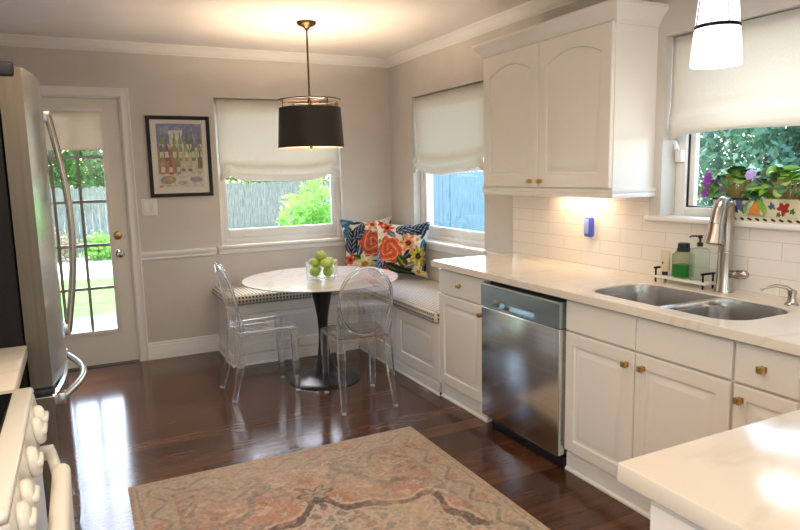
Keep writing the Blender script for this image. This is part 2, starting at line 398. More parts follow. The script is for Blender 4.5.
def window_side():
    y0, y1, z0, z1 = W2
    root = bpy.data.objects.new('window_2', None); C.objects.link(root); root.location = (0, (y0+y1)/2, z0); root['kind'] = 'structure'
    g = G()
    for a, b, c, d in ((y0, y0+.035, z0, z1), (y1-.035, y1, z0, z1), (y0+.035, y1-.035, z1-.035, z1), (y0+.035, y1-.035, z0, z0+.045)):
        g.box(.07, .14, a, b, c, d, .004)
    obj('frame', g, M_trim, root)
    g = G(); s0, s1 = y0+.035, y1-.035
    for a, b, c, d in ((s0, s0+.04, z0+.045, 1.52), (s1-.04, s1, z0+.045, 1.52), (s0+.04, s1-.04, z0+.045, z0+.115), (s0+.04, s1-.04, 1.475, 1.52)):
        g.box(.085, .118, a, b, c, d, .005)
    for yc in (-.70, -1.25): g.box(.072, .086, yc-.04, yc+.04, z0+.09, z0+.10, .003)
    obj('lower_sash', g, M_trim, root)
    g = G()
    for a, b, c, d in ((s0, s0+.04, 1.48, z1-.035), (s1-.04, s1, 1.48, z1-.035), (s0+.04, s1-.04, z1-.08, z1-.035), (s0+.04, s1-.04, 1.48, 1.52)):
        g.box(.119, .138, a, b, c, d, .004)
    obj('upper_sash', g, M_trim, root)
    g = G(); g.box(.10, .103, s0+.035, s1-.035, z0+.105, 1.48); obj('lower_pane', g, M_paneblue, root, smooth=0)
    g = G(); g.box(.127, .13, s0+.035, s1-.035, 1.515, z1-.075); obj('upper_pane', g, M_paneblue, root, smooth=0)
    g = G(); g.box(-.045, .07, y0-.045, y1+.045, z0-.022, z0+.004, .006); obj('stool', g, M_trim, root)
    g = G(); g.prism([(0, .826), (-.016, .826), (-.022, .84), (-.022, .868), (-.012, .873), (0, .873)], y0-.03, y1+.03, 'y'); obj('apron', g, M_trim, root)
window_side()
def window_kitchen():
    y0, y1, z0, z1 = W3
    root = bpy.data.objects.new('window_3', None); C.objects.link(root); root.location = (0, (y0+y1)/2, z0); root['kind'] = 'structure'
    g = G()
    for a, b, c, d in ((y0, y0+.06, z0, z1), (y1-.06, y1, z0, z1), (y0+.06, y1-.06, z1-.06, z1), (y0+.06, y1-.06, z0, z0+.045)):
        g.box(.10, .17, a, b, c, d, .005)
    obj('frame', g, M_trim, root)
    g = G()
    for a, b, c, d in ((y0+.06, y0+.075, z0+.045, z1-.06), (y1-.066, y1-.06, z0+.045, z1-.06), (y0+.075, y1-.066, z0+.045, z0+.051)):
        g.box(.116, .15, a, b, c, d)
    obj('gasket', g, M_dark, root, smooth=0)
    g = G()
    for a, b, c, d in ((y0+.075, y0+.105, z0+.051, z1-.06), (y1-.096, y1-.066, z0+.051, z1-.06)):
        g.box(.125, .152, a, b, c, d)
    obj('casement_stile', g, M_trim, root, smooth=0)
    g = G(); g.box(.138, .141, y0+.10, y1-.09, z0+.051, z1-.06); obj('pane', g, M_paneblue, root, smooth=0)
    g = G(); g.box(.075, .102, y1-.052, y1-.012, 1.50, 1.56, .004); g.tube([(.085, y1-.03, 1.555), (.05, y1-.035, 1.60), (.035, y1-.05, 1.565)], .007, 10)
    obj('crank_lever', g, M_trim, root)
    g = G(); g.box(-.035, .10, y0-.06, y1+.072, z0-.022, z0+.002, .005); obj('sill', g, M_trim, root)
window_kitchen()
# ---- backsplash
g = wall('x', -.008, -.0005, [-5.6, W3[0]-.06, W3[1]+.072, -1.917], [.912, W3[2]-.022, 1.345], [(W3[0]-.06, W3[1]+.072, W3[2]-.022, 1.346)])
struct('trim_backsplash', g, M_tile, smooth=0)

# ---- door_1 with glazing
def door():
    x0, x1 = -3.13, -2.32
    root = bpy.data.objects.new('door_1', None); C.objects.link(root); root.location = ((x0+x1)/2, 0, 0); root['kind'] = 'structure'
    gx0, gx1, gz0, gz1 = -3.0, -2.455, .285, 1.985
    obj('leaf', wall('y', .02, .065, [x0, gx0, gx1, x1], [.012, gz0, gz1, 2.085], [(gx0, gx1, gz0, gz1)]), M_doorp, root, smooth=0)
    g = G()
    for a, b, c, d in ((gx0-.03, gx0+.006, gz0-.03, gz1+.03), (gx1-.006, gx1+.03, gz0-.03, gz1+.03), (gx0, gx1, gz0-.03, gz0+.006), (gx0, gx1, gz1-.006, gz1+.03)):
        g.box(a, b, .008, .021, c, d, .004)
    obj('glazing_bead', g, M_doorp, root)
    g = G(); g.box(gx0, gx1, .041, .044, gz0, gz1); obj('pane', g, M_pane, root, smooth=0)
    g = G(); mz = [gz0+(gz1-gz0)*k/5 for k in range(1, 5)]
    for k in (1, 2):
        xc = gx0+(gx1-gx0)*k/3; g.box(xc-.011, xc+.011, .03, .055, gz0, gz1)
    for zc in mz: g.box(gx0, gx1, .029, .056, zc-.011, zc+.011)
    obj('muntin_grid', g, mat('backlit_muntin', '8f8a84', .5), root, smooth=0)  # grey of the backlit bars put into their colour
    g = G(); g.lathe([(.032, 0), (.032, .006), (.014, .01), (.012, .03)], seg=24); g.sphere((0, 0, .045), .026, sc=(1, 1, .8))
    bmesh.ops.rotate(g.bm, verts=g.bm.verts, matrix=Matrix.Rotation(R(90), 3, 'X')); bmesh.ops.translate(g.bm, verts=g.bm.verts, vec=(-2.392, .02, .885))
    obj('knob', g, M_chrome, root)
    g = G(); g.lathe([(.034, 0), (.034, .01), (.026, .018), (.02, .02), (.001, .022)], seg=24)
    g.box(-.004, .004, -.014, .014, .02, .034, .002)
    bmesh.ops.rotate(g.bm, verts=g.bm.verts, matrix=Matrix.Rotation(R(90), 3, 'X')); bmesh.ops.translate(g.bm, verts=g.bm.verts, vec=(-2.402, .02, 1.035))
    obj('deadbolt', g, M_brass, root)
    g = G(); c = .075
    def cas(o, z): return [(x0-.01-o, -0.0, 0), (x0-.01-o, 0, 2.095+o), (x1+.008+o, 0, 2.095+o), (x1+.008+o, 0, 0)]
    pr_ = [(0, .0), (0, .012), (.012, .018), (.03, .014), (.055, .018), (.062, .022), (.07, .02), (.07, 0)]
    g.loft([[(p[0], -d, p[2]) for p in cas(o, 0)] for o, d in pr_], False)
    obj('casing', g, M_trim, root, smooth=25)
    g = G()
    for a, b, cc, d in ((D1[0], x0-.001, 0, 2.1), (x1+.001, D1[1], 0, 2.1), (x0, x1, 2.088, 2.1)): g.box(a, b, .0, .16, cc, d)
    obj('jamb', g, M_trim, root, smooth=0)
    g = G(); g.box(x0, x1, -.005, .16, 0, .011); obj('threshold', g, mat('threshold_metal', '6d6458', .4, 1), root, smooth=0)
door()

# ------------------------------------------------------------------ doors / drawer fronts for cabinets
def face_map(kind, f):
    # (a, b, d) -> world ; a along the face, b up, d outwards
    if kind == 'x': return lambda a, b, d: (f-d, a, b)     # faces -X
    if kind == 'y': return lambda a, b, d: (a, f-d, b)     # faces -Y
def panel(kind, f, a0, a1, b0, b1, th=.02, stile=.058, arch=0., flat=False, gap=.0015, rail=None):
    g = G(); mp = face_map(kind, f); a0 += gap; a1 -= gap; b0 += gap; b1 -= gap; n = 17
    rl = rail or stile
    def loop(ia, ib, d, ar):
        L, Rr, B, T = a0+ia, a1-ia, b0+ib, b1-ib
        pts = [(L, B), (Rr, B)]
        for k in range(n):
            t = k/(n-1); sh = 1-(2*t-1)**2
            pts.append((Rr+(L-Rr)*t, T-ar*(1-sh)))
        return [mp(p[0], p[1], d) for p in pts]
    L = [loop(0, 0, 0, 0), loop(0, 0, th-.004, 0), loop(.004, .004, th, 0)]
    if not flat:
        L += [loop(stile, rl, th, arch), loop(stile+.004, rl+.004, th-.011, arch), loop(stile+.010, rl+.010, th-.012, arch),
              loop(stile+.038, rl+.036, th-.0005, arch), loop(stile+.043, rl+.041, th, arch)]
    g.loft(L, True, True, True)
    return g
def cab_knob(parent, x, y, z):
    g = G(); g.box(x-.004, x+.0, y-.011, y+.011, z-.011, z+.011, .001); g.cyl((x, y, z), (x-.014, y, z), .006, .006, 12); g.box(x-.028, x-.014, y-.013, y+.013, z-.012, z+.012, .002)
    return obj('knob', g, M_brass, parent)

FX = -.60; DF = .02      # cabinet carcass front; doors stand 20 mm proud
def base_cabinet(name, label, y0, y1, hollow=False):
    t = thing(name, label, 'cabinet', (-.3, (y0+y1)/2, 0))
    g = G()
    if hollow:
        for b in ((FX, -.012, y0+.001, y0+.019, .10, .872), (FX, -.012, y1-.019, y1-.001, .10, .872), (FX, FX+.016, y0+.019, y1-.019, .10, .872), (FX+.016, -.012, y0+.019, y1-.019, .10, .12)): g.box(*b)
    else: g.box(FX, -.012, y0+.001, y1-.001, .10, .872)
    g.box(-.585, -.05, y0+.001, y1-.001, .004, .10)
    obj('body', g, M_cab, t, smooth=0)
    g = G(); g.prism([(-.586, .002), (-.608, .002), (-.608, .012), (-.598, .022), (-.598, .085), (-.592, .095), (-.586, .095)], y0+.001, y1-.001, 'y')
    obj('toe_board', g, M_cab, t, smooth=30)
    return t
# left of the dishwasher
t = base_cabinet('base_cabinet', 'narrow white base cabinet with drawer and door, between bench and dishwasher', -2.478, -1.947)
d = obj('drawer', panel('x', FX, -2.474, -1.951, .708, .862, flat=True), M_cab, t); cab_knob(d, FX-DF, -2.215, .785)
d = obj('door', panel('x', FX, -2.474, -1.951, .112, .702), M_cab, t); cab_knob(d, FX-DF, -2.447, .650)
# sink base
t = base_cabinet('base_cabinet', 'wide white sink base cabinet with two doors right of the dishwasher', -4.052, -3.165, True)
obj('false_front', panel('x', FX, -3.600, -3.169, .714, .862, flat=True), M_cab, t); obj('false_front', panel('x', FX, -4.048, -3.602, .714, .862, flat=True), M_cab, t)
d = obj('door', panel('x', FX, -3.600, -3.169, .112, .708), M_cab, t); cab_knob(d, FX-DF, -3.560, .648)
d = obj('door', panel('x', FX, -4.048, -3.602, .112, .708), M_cab, t); cab_knob(d, FX-DF, -3.650, .652)
t = base_cabinet('base_cabinet', 'white base cabinet with knobbed top drawer at the right edge, past the sink base', -4.36, -4.054)
d = obj('drawer', panel('x', FX, -4.290, -4.058, .714, .862, flat=True), M_cab, t); cab_knob(d, FX-DF, -4.170, .788)
d = obj('door', panel('x', FX, -4.290, -4.058, .112, .708, stile=.05), M_cab, t); cab_knob(d, FX-DF, -4.092, .655)
# dishwasher
t = thing('dishwasher', 'stainless steel dishwasher with pocket handle under the quartz worktop', 'dishwasher', (-.3, -2.82, 0))
g = G(); g.box(-.58, -.05, -3.160, -2.482, .09, .868); obj('tub', g, M_dark, t, smooth=0)
g = G(); g.box(-.648, -.585, -3.157, -2.485, .07, .715, .008, 3); obj('door', g, M_steel, t)
g = G()
g.loft([[(x, y, z) for y, z in ((-3.157, a), (-2.485, a), (-2.485, b), (-3.157, b))] for x, a, b in ((-.59, .717, .848), (-.642, .717, .848), (-.648, .723, .842))], True, True, False)
# front with pocket hole
us = [-3.157, -2.962, -2.640, -2.485]; vs = [.723, .732, .772, .842]
for i in range(3):
    for j in range(3):
        if (i, j) == (1, 1): continue
        g._f([g.bm.verts.new((-.648, us[a], vs[b])) for a, b in ((i, j), (i+1, j), (i+1, j+1), (i, j+1))])
po = [(-.648, us[1], vs[1]), (-.648, us[2], vs[1]), (-.648, us[2], vs[2]), (-.648, us[1], vs[2])]
pi_ = [(-.612, us[1], vs[1]), (-.612, us[2], vs[1]), (-.612, us[2], vs[2]), (-.612, us[1], vs[2])]
g.loft([po, pi_], True, False, True); bmesh.ops.remove_doubles(g.bm, verts=g.bm.verts, dist=.0005)
obj('control_panel', g, mat('steel_control_panel', 'b4c2c4', .24, 1), t, smooth=20)
g = G(); g.box(-.652, -.640, -2.660, -2.600, .736, .772, .003); g.box(-.652, -.644, -2.96, -2.66, .765, .771, .002); obj('handle', g, M_nickel, t)
g = G(); g.box(-.57, -.2, -3.160, -2.482, .006, .088); g.box(-.615, -.57, -3.160, -2.57, .002, .062, .004); obj('kick_plate', g, M_dark, t)

# worktop with the sink cut-out
CT0, CT1 = .874, .914
def rrect(cx, cy, hx, hy, r, n=8):
    pts = []
    for sx, sy, a0 in ((1, 1, 0), (-1, 1, 90), (-1, -1, 180), (1, -1, 270)):
        for k in range(n+1):
            a = R(a0+90*k/n); pts.append((cx+sx*(hx-r)+r*math.cos(a), cy+sy*(hy-r)+r*math.sin(a)))
    return pts
SKX, SKY = -.375, -3.625
hole = rrect(SKX, SKY, .20, .395, .12, 10)
def counter_with_hole():
    g = G(); X0, X1, Y0, Y1 = -.657, -.0085, -4.42, -1.915
    n = len(hole)
    def out(p):
        dx, dy = p[0]-SKX, p[1]-SKY
        s = 1e9
        if dx > 1e-9: s = min(s, (X1-SKX)/dx)
        if dx < -1e-9: s = min(s, (X0-SKX)/dx)
        if dy > 1e-9: s = min(s, (Y1-SKY)/dy)
        if dy < -1e-9: s = min(s, (Y0-SKY)/dy)
        return (SKX+dx*s, SKY+dy*s)
    ang = lambda p: math.atan2(p[1]-SKY, p[0]-SKX)
    pts = [(p, out(p)) for p in hole]
    for c in ((X0, Y0), (X0, Y1), (X1, Y0), (X1, Y1)):
        a = ang(c)
        # hole point on the same ray by interpolation of neighbours
        best = None
        for i in range(n):
            p, q = hole[i], hole[(i+1) % n]
            a1, a2 = ang(p), ang(q)
            if abs(a2-a1) > 3: continue
            if min(a1, a2) <= a <= max(a1, a2):
                tt = (a-a1)/(a2-a1+1e-12); best = (p[0]+(q[0]-p[0])*tt, p[1]+(q[1]-p[1])*tt)
        pts.append((best, c))
    pts.sort(key=lambda pq: ang(pq[1]))
    b = .004
    def inset(c): return (min(max(c[0], X0+b), X1), min(max(c[1], Y0+b), Y1-b))
    g.loft([[(p[0], p[1], CT0) for p, q in pts], [(p[0], p[1], CT1-.003) for p, q in pts],
            [(p[0]+(p[0]-SKX)*.008, p[1]+(p[1]-SKY)*.005, CT1) for p, q in pts],
            [(*inset(q), CT1) for p, q in pts], [(*q, CT1-b) for p, q in pts], [(*q, CT0+.003) for p, q in pts], [(*inset(q), CT0) for p, q in pts], [(p[0], p[1], CT0) for p, q in pts]], True)
    bmesh.ops.remove_doubles(g.bm, verts=g.bm.verts, dist=.0002)
    return g
tag(obj('worktop', counter_with_hole(), M_quartz, smooth=25), 'long pale quartz worktop with sink cut-out along the right wall', 'countertop')
# undermount double bowl sink
t = thing('kitchen_sink', 'stainless steel double bowl undermount sink set in the quartz worktop', 'sink', (SKX, SKY, .70))
def bowl_loops(cy, hy):
    L = []
    for z, s, r in ((.8735, .012, .11), (.872, -.004, .10), (.80, -.008, .095), (.715, -.012, .09), (.695, -.03, .07), (.688, -.06, .05)):
        L.append([(p[0], p[1], z) for p in rrect(SKX, cy, .198+s, hy+s, r)])
    return L
for cy, hy in ((SKY+.198, .185), (SKY-.198, .185)):
    g = G(); L = bowl_loops(cy, hy); L.append([(SKX+.04*math.cos(2*math.pi*k/36+.0), cy+.04*math.sin(2*math.pi*k/36), .686) for k in range(36)])
    g.loft(L, True, False, False)
    b = obj('bowl', g, M_sinksteel, t)
    g = G(); g.lathe([(.046, .688), (.044, .690), (.036, .690), (.034, .683), (.001, .683)], (SKX, cy, 0), 24); obj('drain', g, M_chrome, b)
g = G(); g.loft([[(p[0], p[1], z) for p in rrect(SKX, SKY, .20-o, .395-o, .12, 10)] for z, o in ((.9075, .0012), (.9085, .0025), (.9075, .0045), (.868, .006))], True); obj('rim', g, M_sinksteel, t)
g = G(); g.box(SKX-.196, SKX+.196, SKY-.014, SKY+.014, .845, .897, .008, 3); obj('divider', g, M_sinksteel, t)
# faucet
t = thing('kitchen_faucet', 'brushed nickel pull-down kitchen faucet behind the double sink', 'faucet', (-.085, -3.605, .914))
g = G(); g.lathe([(.040, 0), (.040, .006), (.035, .02), (.033, .12), (.032, .175), (.0325, .18), (.0325, .183), (.031, .186)], (-.085, -3.605, .914), 32); obj('body', g, M_nickel, t)
# arched neck + spray head
def neck():
    P = []; rr = []
    for z, r in ((1.098, .031), (1.16, .0315), (1.22, .031)): P.append((-.085, -3.605, z)); rr.append(r)
    for k in range(1, 9):
        a = math.pi*k/9; P.append((-.085-.043*(1-math.cos(a)), -3.605-.002*k, 1.262+.072*math.sin(a)-.004*k)); rr.append(.0305)
    return P, rr
P, rr = neck(); P.append((-.178, -3.622, 1.225)); rr.append(.0305)
g = G(); g.tube(P, rr, 24); obj('spout', g, M_nickel, t)
g = G(); g.tube([(-.178, -3.622, 1.228), (-.182, -3.623, 1.19), (-.190, -3.624, 1.142), (-.191, -3.624, 1.139)], [.031, .035, .042, .039], 24); obj('spray_head', g, M_nickel, t)
g = G(); g.cyl((-.085, -3.63, 1.0), (-.085, -3.662, 1.0), .017, .017); g.tube([(-.085, -3.66, 1.0), (-.085, -3.675, 1.001), (-.085, -3.705, 1.004), (-.085, -3.716, 1.004)], [.018, .021, .02, .012], 18); obj('lever', g, M_nickel, t)
# deck soap pump
t = thing('soap_pump', 'small brushed nickel soap pump mounted in the worktop right of the faucet', 'soap dispenser', (-.115, -3.935, .914))
g = G(); g.lathe([(.026, 0), (.026, .005), (.018, .012), (.015, .03), (.017, .05), (.017, .058), (.012, .062), (.001, .064)], (-.115, -3.935, .914), 24); obj('base', g, M_nickel, t)
g = G(); g.tube([(-.115, -3.935, .968), (-.13, -3.92, .985), (-.16, -3.895, .992), (-.195, -3.868, .982), (-.206, -3.86, .972)], [.010, .008, .007, .006, .005], 12); obj('spout', g, M_nickel, t)

# ------------------------------------------------------------------ upper cabinet
UX = -.30; UY0, UY1, UZ0, UZ1 = -3.107, -1.99, 1.328, 2.178
t = thing('wall_cabinet', 'white wall cabinet with two arched doors and crown beside the kitchen window', 'cabinet', (-.15, -2.55, UZ0))
g = G(); g.box(UX+.02, -.0005, UY0, UY1, UZ0+.03, 2.20); obj('body', g, M_cab, t, smooth=0)
for a, b, ky in ((UY0+.004, -2.547, -2.574), (-2.545, UY1-.004, -2.482)):
    d = obj('door', panel('x', UX+.02, a, b, UZ0+.048, UZ1, arch=.055, stile=.066, rail=.075), M_cab, t); cab_knob(d, UX, ky, 1.412)
# light rail and crown wrap three sides
def wrap(o, z): return [(-.0005, UY1+o, z), (UX+.02-o, UY1+o, z), (UX+.02-o, UY0-o, z), (-.0005, UY0-o, z)]
g = G(); g.loft([wrap(o, z) for o, z in ((-.012, UZ0+.045), (.012, UZ0+.045), (.018, UZ0+.038), (.016, UZ0+.028), (.010, UZ0+.022), (.014, UZ0+.012), (.013, UZ0), (-.006, UZ0), (-.012, UZ0+.03))], False); obj('light_rail', g, M_cab, t, smooth=25)
g = G(); g.loft([wrap(o, z) for o, z in ((-.01, 2.165), (.006, 2.165), (.008, 2.178), (.014, 2.184), (.018, 2.196), (.034, 2.214), (.048, 2.232), (.056, 2.238), (.062, 2.246), (.062, 2.262), (-.01, 2.262))], False)
g._f([g.bm.verts.new(p) for p in wrap(.03, 2.2615)]); obj('crown', g, M_cab, t, smooth=25)
# under-cabinet light
t = thing('undercabinet_light', 'slim warm light bar glowing under the white wall cabinet', 'lamp', (-.10, -2.62, 1.345))
g = G(); g.box(-.15, -.06, -2.84, -2.40, 1.345, 1.357, .003); obj('housing', g, M_trim, t)
g = G(); g.box(-.145, -.065, -2.835, -2.405, 1.341, 1.345); obj('diffuser', g, emis('undercab_diffuser', 'ffd9ae', 3), t, smooth=0)
light('undercabinet_lamp', 'AREA', (-.10, -2.62, 1.339), 1.1, (1, .76, .54), shape='RECTANGLE', size=.07, size_y=.42)

# plug-in air freshener
t = thing('plug_in_freshener', 'blue and white plug-in air freshener on the tiled backsplash', 'air freshener', (-.008, -2.68, 1.13))
g = G(); g.box(-.0125, -.0085, -2.725, -2.655, 1.075, 1.195, .002); obj('outlet_plate', g, M_trim, t)
g = G(); g.box(-.050, -.0125, -2.706, -2.652, 1.085, 1.20, .012, 3); obj('body', g, mat('blue_plastic', '4d63c9', .3), t)
g = G(); g.box(-.056, -.049, -2.697, -2.661, 1.105, 1.190, .003); obj('vial', g, mat('lilac_plastic', 'a9b2f2', .25), t)

# ------------------------------------------------------------------ sink accessories
t = thing('soap_tray', 'white tray with black end handles behind the sink', 'tray', (-.09, -3.385, .914), 0)
g = G(); g.box(-.135, -.047, -3.545, -3.235, .936, .948, .003); obj('tray_board', g, M_white_en, t)
for yy in (-3.525, -3.255):
    g = G()
    for xx in (-.125, -.057): g.cyl((xx, yy, .9145), (xx, yy, .983), .0045, .0045, 10)
    g.box(-.137, -.045, yy-.005, yy+.005, .980, .990, .002); obj('handle', g, M_blackmetal, t)
TZ = .9482
t = thing('lotion_tube', 'cream lotion tube standing on its black cap on the soap tray', 'tube', (-.085, -3.275, TZ))
g = G(); g.loft([[(-.085+.020*a*math.cos(k*math.pi/12), -3.275+.025*bb*math.sin(k*math.pi/12), TZ+z) for k in range(24)] for z, a, bb in ((.018, .9, .9), (.03, 1, 1), (.08, .8, 1.02), (.115, .12, 1.06), (.122, .1, 1.06))], True, True, True); obj('tube_body', g, mat('cream_plastic', 'dccdaa', .4), t)
g = G(); g.lathe([(.014, 0), (.014, .017), (.012, .0178)], (-.085, -3.275, TZ), 20); obj('cap', g, M_dark, t)
g = G(); g.sphere((-.102, -3.275, TZ+.06), .006, 12, 8, (.3, 1, 1.3)); obj('emblem', g, mat('tube_emblem', '8a5a3a', .5), t)
t = thing('soap_jar', 'glass jar of green dish soap with a black lid on the tray', 'jar', (-.09, -3.385, TZ))
def sqloop(cx, cy, h, r, z): return [(p[0], p[1], z) for p in rrect(cx, cy, h, h, r, 5)]
g = G(); cx, cy = -.09, -3.385
g.loft([sqloop(cx, cy, .034, .012, TZ), sqloop(cx, cy, .040, .014, TZ+.006), sqloop(cx, cy, .040, .014, TZ+.112), sqloop(cx, cy, .030, .014, TZ+.124), sqloop(cx, cy, .029, .014, TZ+.13),
        sqloop(cx, cy, .027, .012, TZ+.13), sqloop(cx, cy, .037, .012, TZ+.11), sqloop(cx, cy, .037, .012, TZ+.009)], True, True, True); obj('jar_body', g, M_soapjar, t)
g = G(); g.loft([sqloop(cx, cy, .0365, .012, TZ+.0095), sqloop(cx, cy, .0365, .012, TZ+.066)], True, True, True); obj('green_soap', g, mat('green_soap', '2aa544', .2, **{'Transmission Weight': .25}), t)
g = G(); g.lathe([(.031, .128), (.031, .142), (.027, .146), (.027, .165), (.024, .168), (.001, .168)], (cx, cy, TZ), 28); obj('lid', g, M_dark, t)
t = thing('pump_bottle', 'clear pale green soap bottle with a black pump, beside the faucet', 'bottle', (-.09, -3.474, TZ))
g = G(); cy = -3.474
g.loft([sqloop(cx, cy, .030, .008, TZ), sqloop(cx, cy, .034, .009, TZ+.005), sqloop(cx, cy, .034, .009, TZ+.142), sqloop(cx, cy, .028, .012, TZ+.150), sqloop(cx, cy, .012, .011, TZ+.154), sqloop(cx, cy, .012, .011, TZ+.166)], True, True, True); obj('bottle_body', g, M_bottle, t)
g = G(); g.lathe([(.013, .160), (.013, .178), (.005, .18), (.005, .198), (.010, .198), (.010, .212), (.001, .213)], (cx, cy, TZ), 20); g.tube([(cx, cy, TZ+.207), (cx-.02, cy+.03, TZ+.207), (cx-.026, cy+.038, TZ+.201)], .004, 10); obj('pump', g, M_dark, t)

# ------------------------------------------------------------------ planters with african violets
M_leaf = noise_tint(mat('violet_leaf', '4f8a33', .45), '44752f', '82ab48', 7, 2, lo=.3, hi=.7)
M_leaf2 = noise_tint(mat('violet_leaf_light', '86b443', .45), '5f9a3a', 'a5c552', 7, 2, lo=.3, hi=.7)
M_leafdk = noise_tint(mat('violet_leaf_dark', '2f5a2c', .5), '244a26', '4a7a38', 7, 2, lo=.3, hi=.7)
M_stem = mat('violet_stem', 'b59a5a', .5); M_petal = mat('purple_petal', '8d3bb0', .5); M_petal2 = mat('lilac_petal', 'b9a2e0', .5)
def leaf_geo(g, base, tip, wd, droop=.02, n=6, roll=0.):
    base, tip = Vector(base), Vector(tip); d = tip-base; side = d.cross(Vector((0, 0, 1)));
    side = side.normalized() if side.length > 1e-4 else Vector((1, 0, 0))
    if roll: side = Matrix.Rotation(roll, 3, d.normalized()) @ side
    up = side.cross(d).normalized()
    rows = []
    for k in range(n+1):
        t = k/n; c = base+d*t+up*(droop*math.sin(math.pi*t)); wk = wd*math.sin(math.pi*min(1, .06+t*.94))**.7
        rows.append([c-side*wk+up*.12*wk, c, c+side*wk+up*.12*wk])
    g.loft(rows, False)
    g.loft([[p+Vector((0, 0, -.0015)) for p in r] for r in rows], False)
def pot_cols(v, seed, motif):
    rng = np.random.RandomState(seed); col = np.tile(np.array(hexc('d9cfb2')), (len(v), 1))
    for (y, z, r, c) in motif:
        d = np.hypot(v[:, 1]-y, (v[:, 2]-z)); a = np.arctan2(v[:, 2]-z, v[:, 1]-y); m = (d < r*(.8+.2*np.cos(5*a+1.7*y*60)+.12*np.sin(3*a+9*z*40))) & (v[:, 0] < .03)
        col[m] = hexc(c)
    return col
def grid_box(x0, x1, y0, y1, z0, z1, flare, n=26):
    """open-top tapered planter, dense enough for painted flowers; returns verts, faces"""
    V, F = [], []
    cx, cy = (x0+x1)/2, (y0+y1)/2; per = []
    for k in range(n*3): per.append((x0, y0+(y1-y0)*k/(n*3)))
    for k in range(n): per.append((x0+(x1-x0)*k/n, y1))
    for k in range(n): per.append((x1, y1+(y0-y1)*k/n))
    for k in range(n): per.append((x1+(x0-x1)*k/n, y0))
    P = len(per); rows = []
    for j in range(n+1):
        t = j/n; s = 1+flare*(t-.5); rows.append([(cx+(p[0]-cx)*s, cy+(p[1]-cy)*s, z0+(z1-z0)*t) for p in per])
    s = (1+flare*.5)*.88; rows.append([(cx+(p[0]-cx)*s, cy+(p[1]-cy)*s, z1) for p in per]); rows.append([(cx+(p[0]-cx)*s*.95, cy+(p[1]-cy)*s*.95, z1-.02) for p in per])
    for r in rows: V += r
    for j in range(len(rows)-1):
        for i in range(P): a, b = j*P+i, j*P+(i+1) % P; F.append((a, b, b+P, a+P))
    F.append(tuple(range(P))[::-1]); F.append(tuple((len(rows)-1)*P+i for i in range(P)))
    return np.array(V), F
SILL = W3[2]+.0025
def violet(name_label, yc, x, y0, y1, motif, seed, leafm, petal, spread, pot_h, flowers, rimcol):
    t = thing('potted_violet', name_label, 'potted plant', (x, yc, SILL+.03))
    v, f = grid_box(x-.05, x+.05, y0, y1, SILL+.024, SILL+.024+pot_h, .16)
    cols = pot_cols(v, seed, motif); cols[v[:, 2] > SILL+.0145+pot_h] = hexc(rimcol)
    arr_obj('pot', v-np.array(t.location), f, M_paintpot, t, smooth=False, cols=cols)
    g = G(); rng = random.Random(seed); zt = SILL+.02+pot_h
    gs = G(); g2 = G(); g3 = G()
    for k in range(76):
        a = k*2.39996+rng.uniform(-.2, .2); el = ((k+.5)/76)**.8; rad = spread*(.30+.70*el)*rng.uniform(.85, 1.08)
        h = .125*(1-el**2)-.005*el+rng.uniform(-.012, .018)
        tip = (x-.012+rad*.42*math.cos(a), yc+rad*math.sin(a), zt+.020+h); b = (x+.15*rad*math.cos(a)*.5, yc+.22*rad*math.sin(a), zt-.005)
        mid = tuple(b[i]+(tip[i]-b[i])*.60+(0, 0, .022)[i] for i in range(3))
        gs.tube([b, mid], .0025, 6)
        rl = rng.uniform(.3, .95)*(1 if math.sin(a) < 0 else -1)*abs(math.sin(a))+rng.uniform(-.3, .3)
        leaf_geo((g, g, g3, g2)[k % 4], mid, tuple(tip[i]+(tip[i]-mid[i])*.25-(0, 0, .022)[i] for i in range(3)), rng.uniform(.024, .034), .012, roll=rl)
    obj('foliage', g3, M_leaf2, t, smooth=60)
    obj('foliage', g2, M_leafdk, t, smooth=60)
    obj('foliage', g, leafm, t, smooth=60); obj('stems', gs, M_stem, t)
    for fx, fy, fz in flowers:
        g = G()
        for q in range(5):
            a = q*2*math.pi/5; g.sphere((fx-.004, fy+.011*math.cos(a), fz+.011*math.sin(a)), .010, 10, 6, (.4, 1, 1))
        g.sphere((fx-.008, fy, fz), .004, 8, 6); g.cyl((fx+.004, fy, fz), (x, yc+(fy-yc)*.4, zt+.01), .0016, .0016, 6)
        obj('flower', g, petal, t)
    return t
g = G(); ty0, ty1 = -3.90, -3.475
v, f = grid_box(-.022, .095, ty0, ty1, SILL, SILL+.023, .06, 64)
col = np.tile(np.array(hexc('d9d1bb')), (len(v), 1)); k = ((v[:, 1]-ty0)/.036) % 1-.5; m = np.hypot(k*.036/.011, (v[:, 2]-SILL-.0115-k*.010)/.0055) < 1; col[m] = hexc('2c3326')
tag(arr_obj('planter_saucer', v, f, M_paintpot, smooth=False, cols=col), 'long cream saucer with dark leaf marks under both violet pots', 'saucer')
violet('potted violet with magenta flowers and dark rimmed pot on the sill, behind the faucet', -3.565, .035, -3.650, -3.480,
       [(-3.61, SILL+.07, .030, '55627e'), (-3.59, SILL+.05, .018, '2f3b55'), (-3.54, SILL+.06, .02, 'c9963c'), (-3.63, SILL+.045, .014, '3c6b3a')], 3, M_leaf, M_petal, .185, .078,
       [(-.05, -3.468, 1.418), (-.055, -3.478, 1.432), (-.05, -3.462, 1.40), (-.03, -3.442, 1.352)], '25304a')
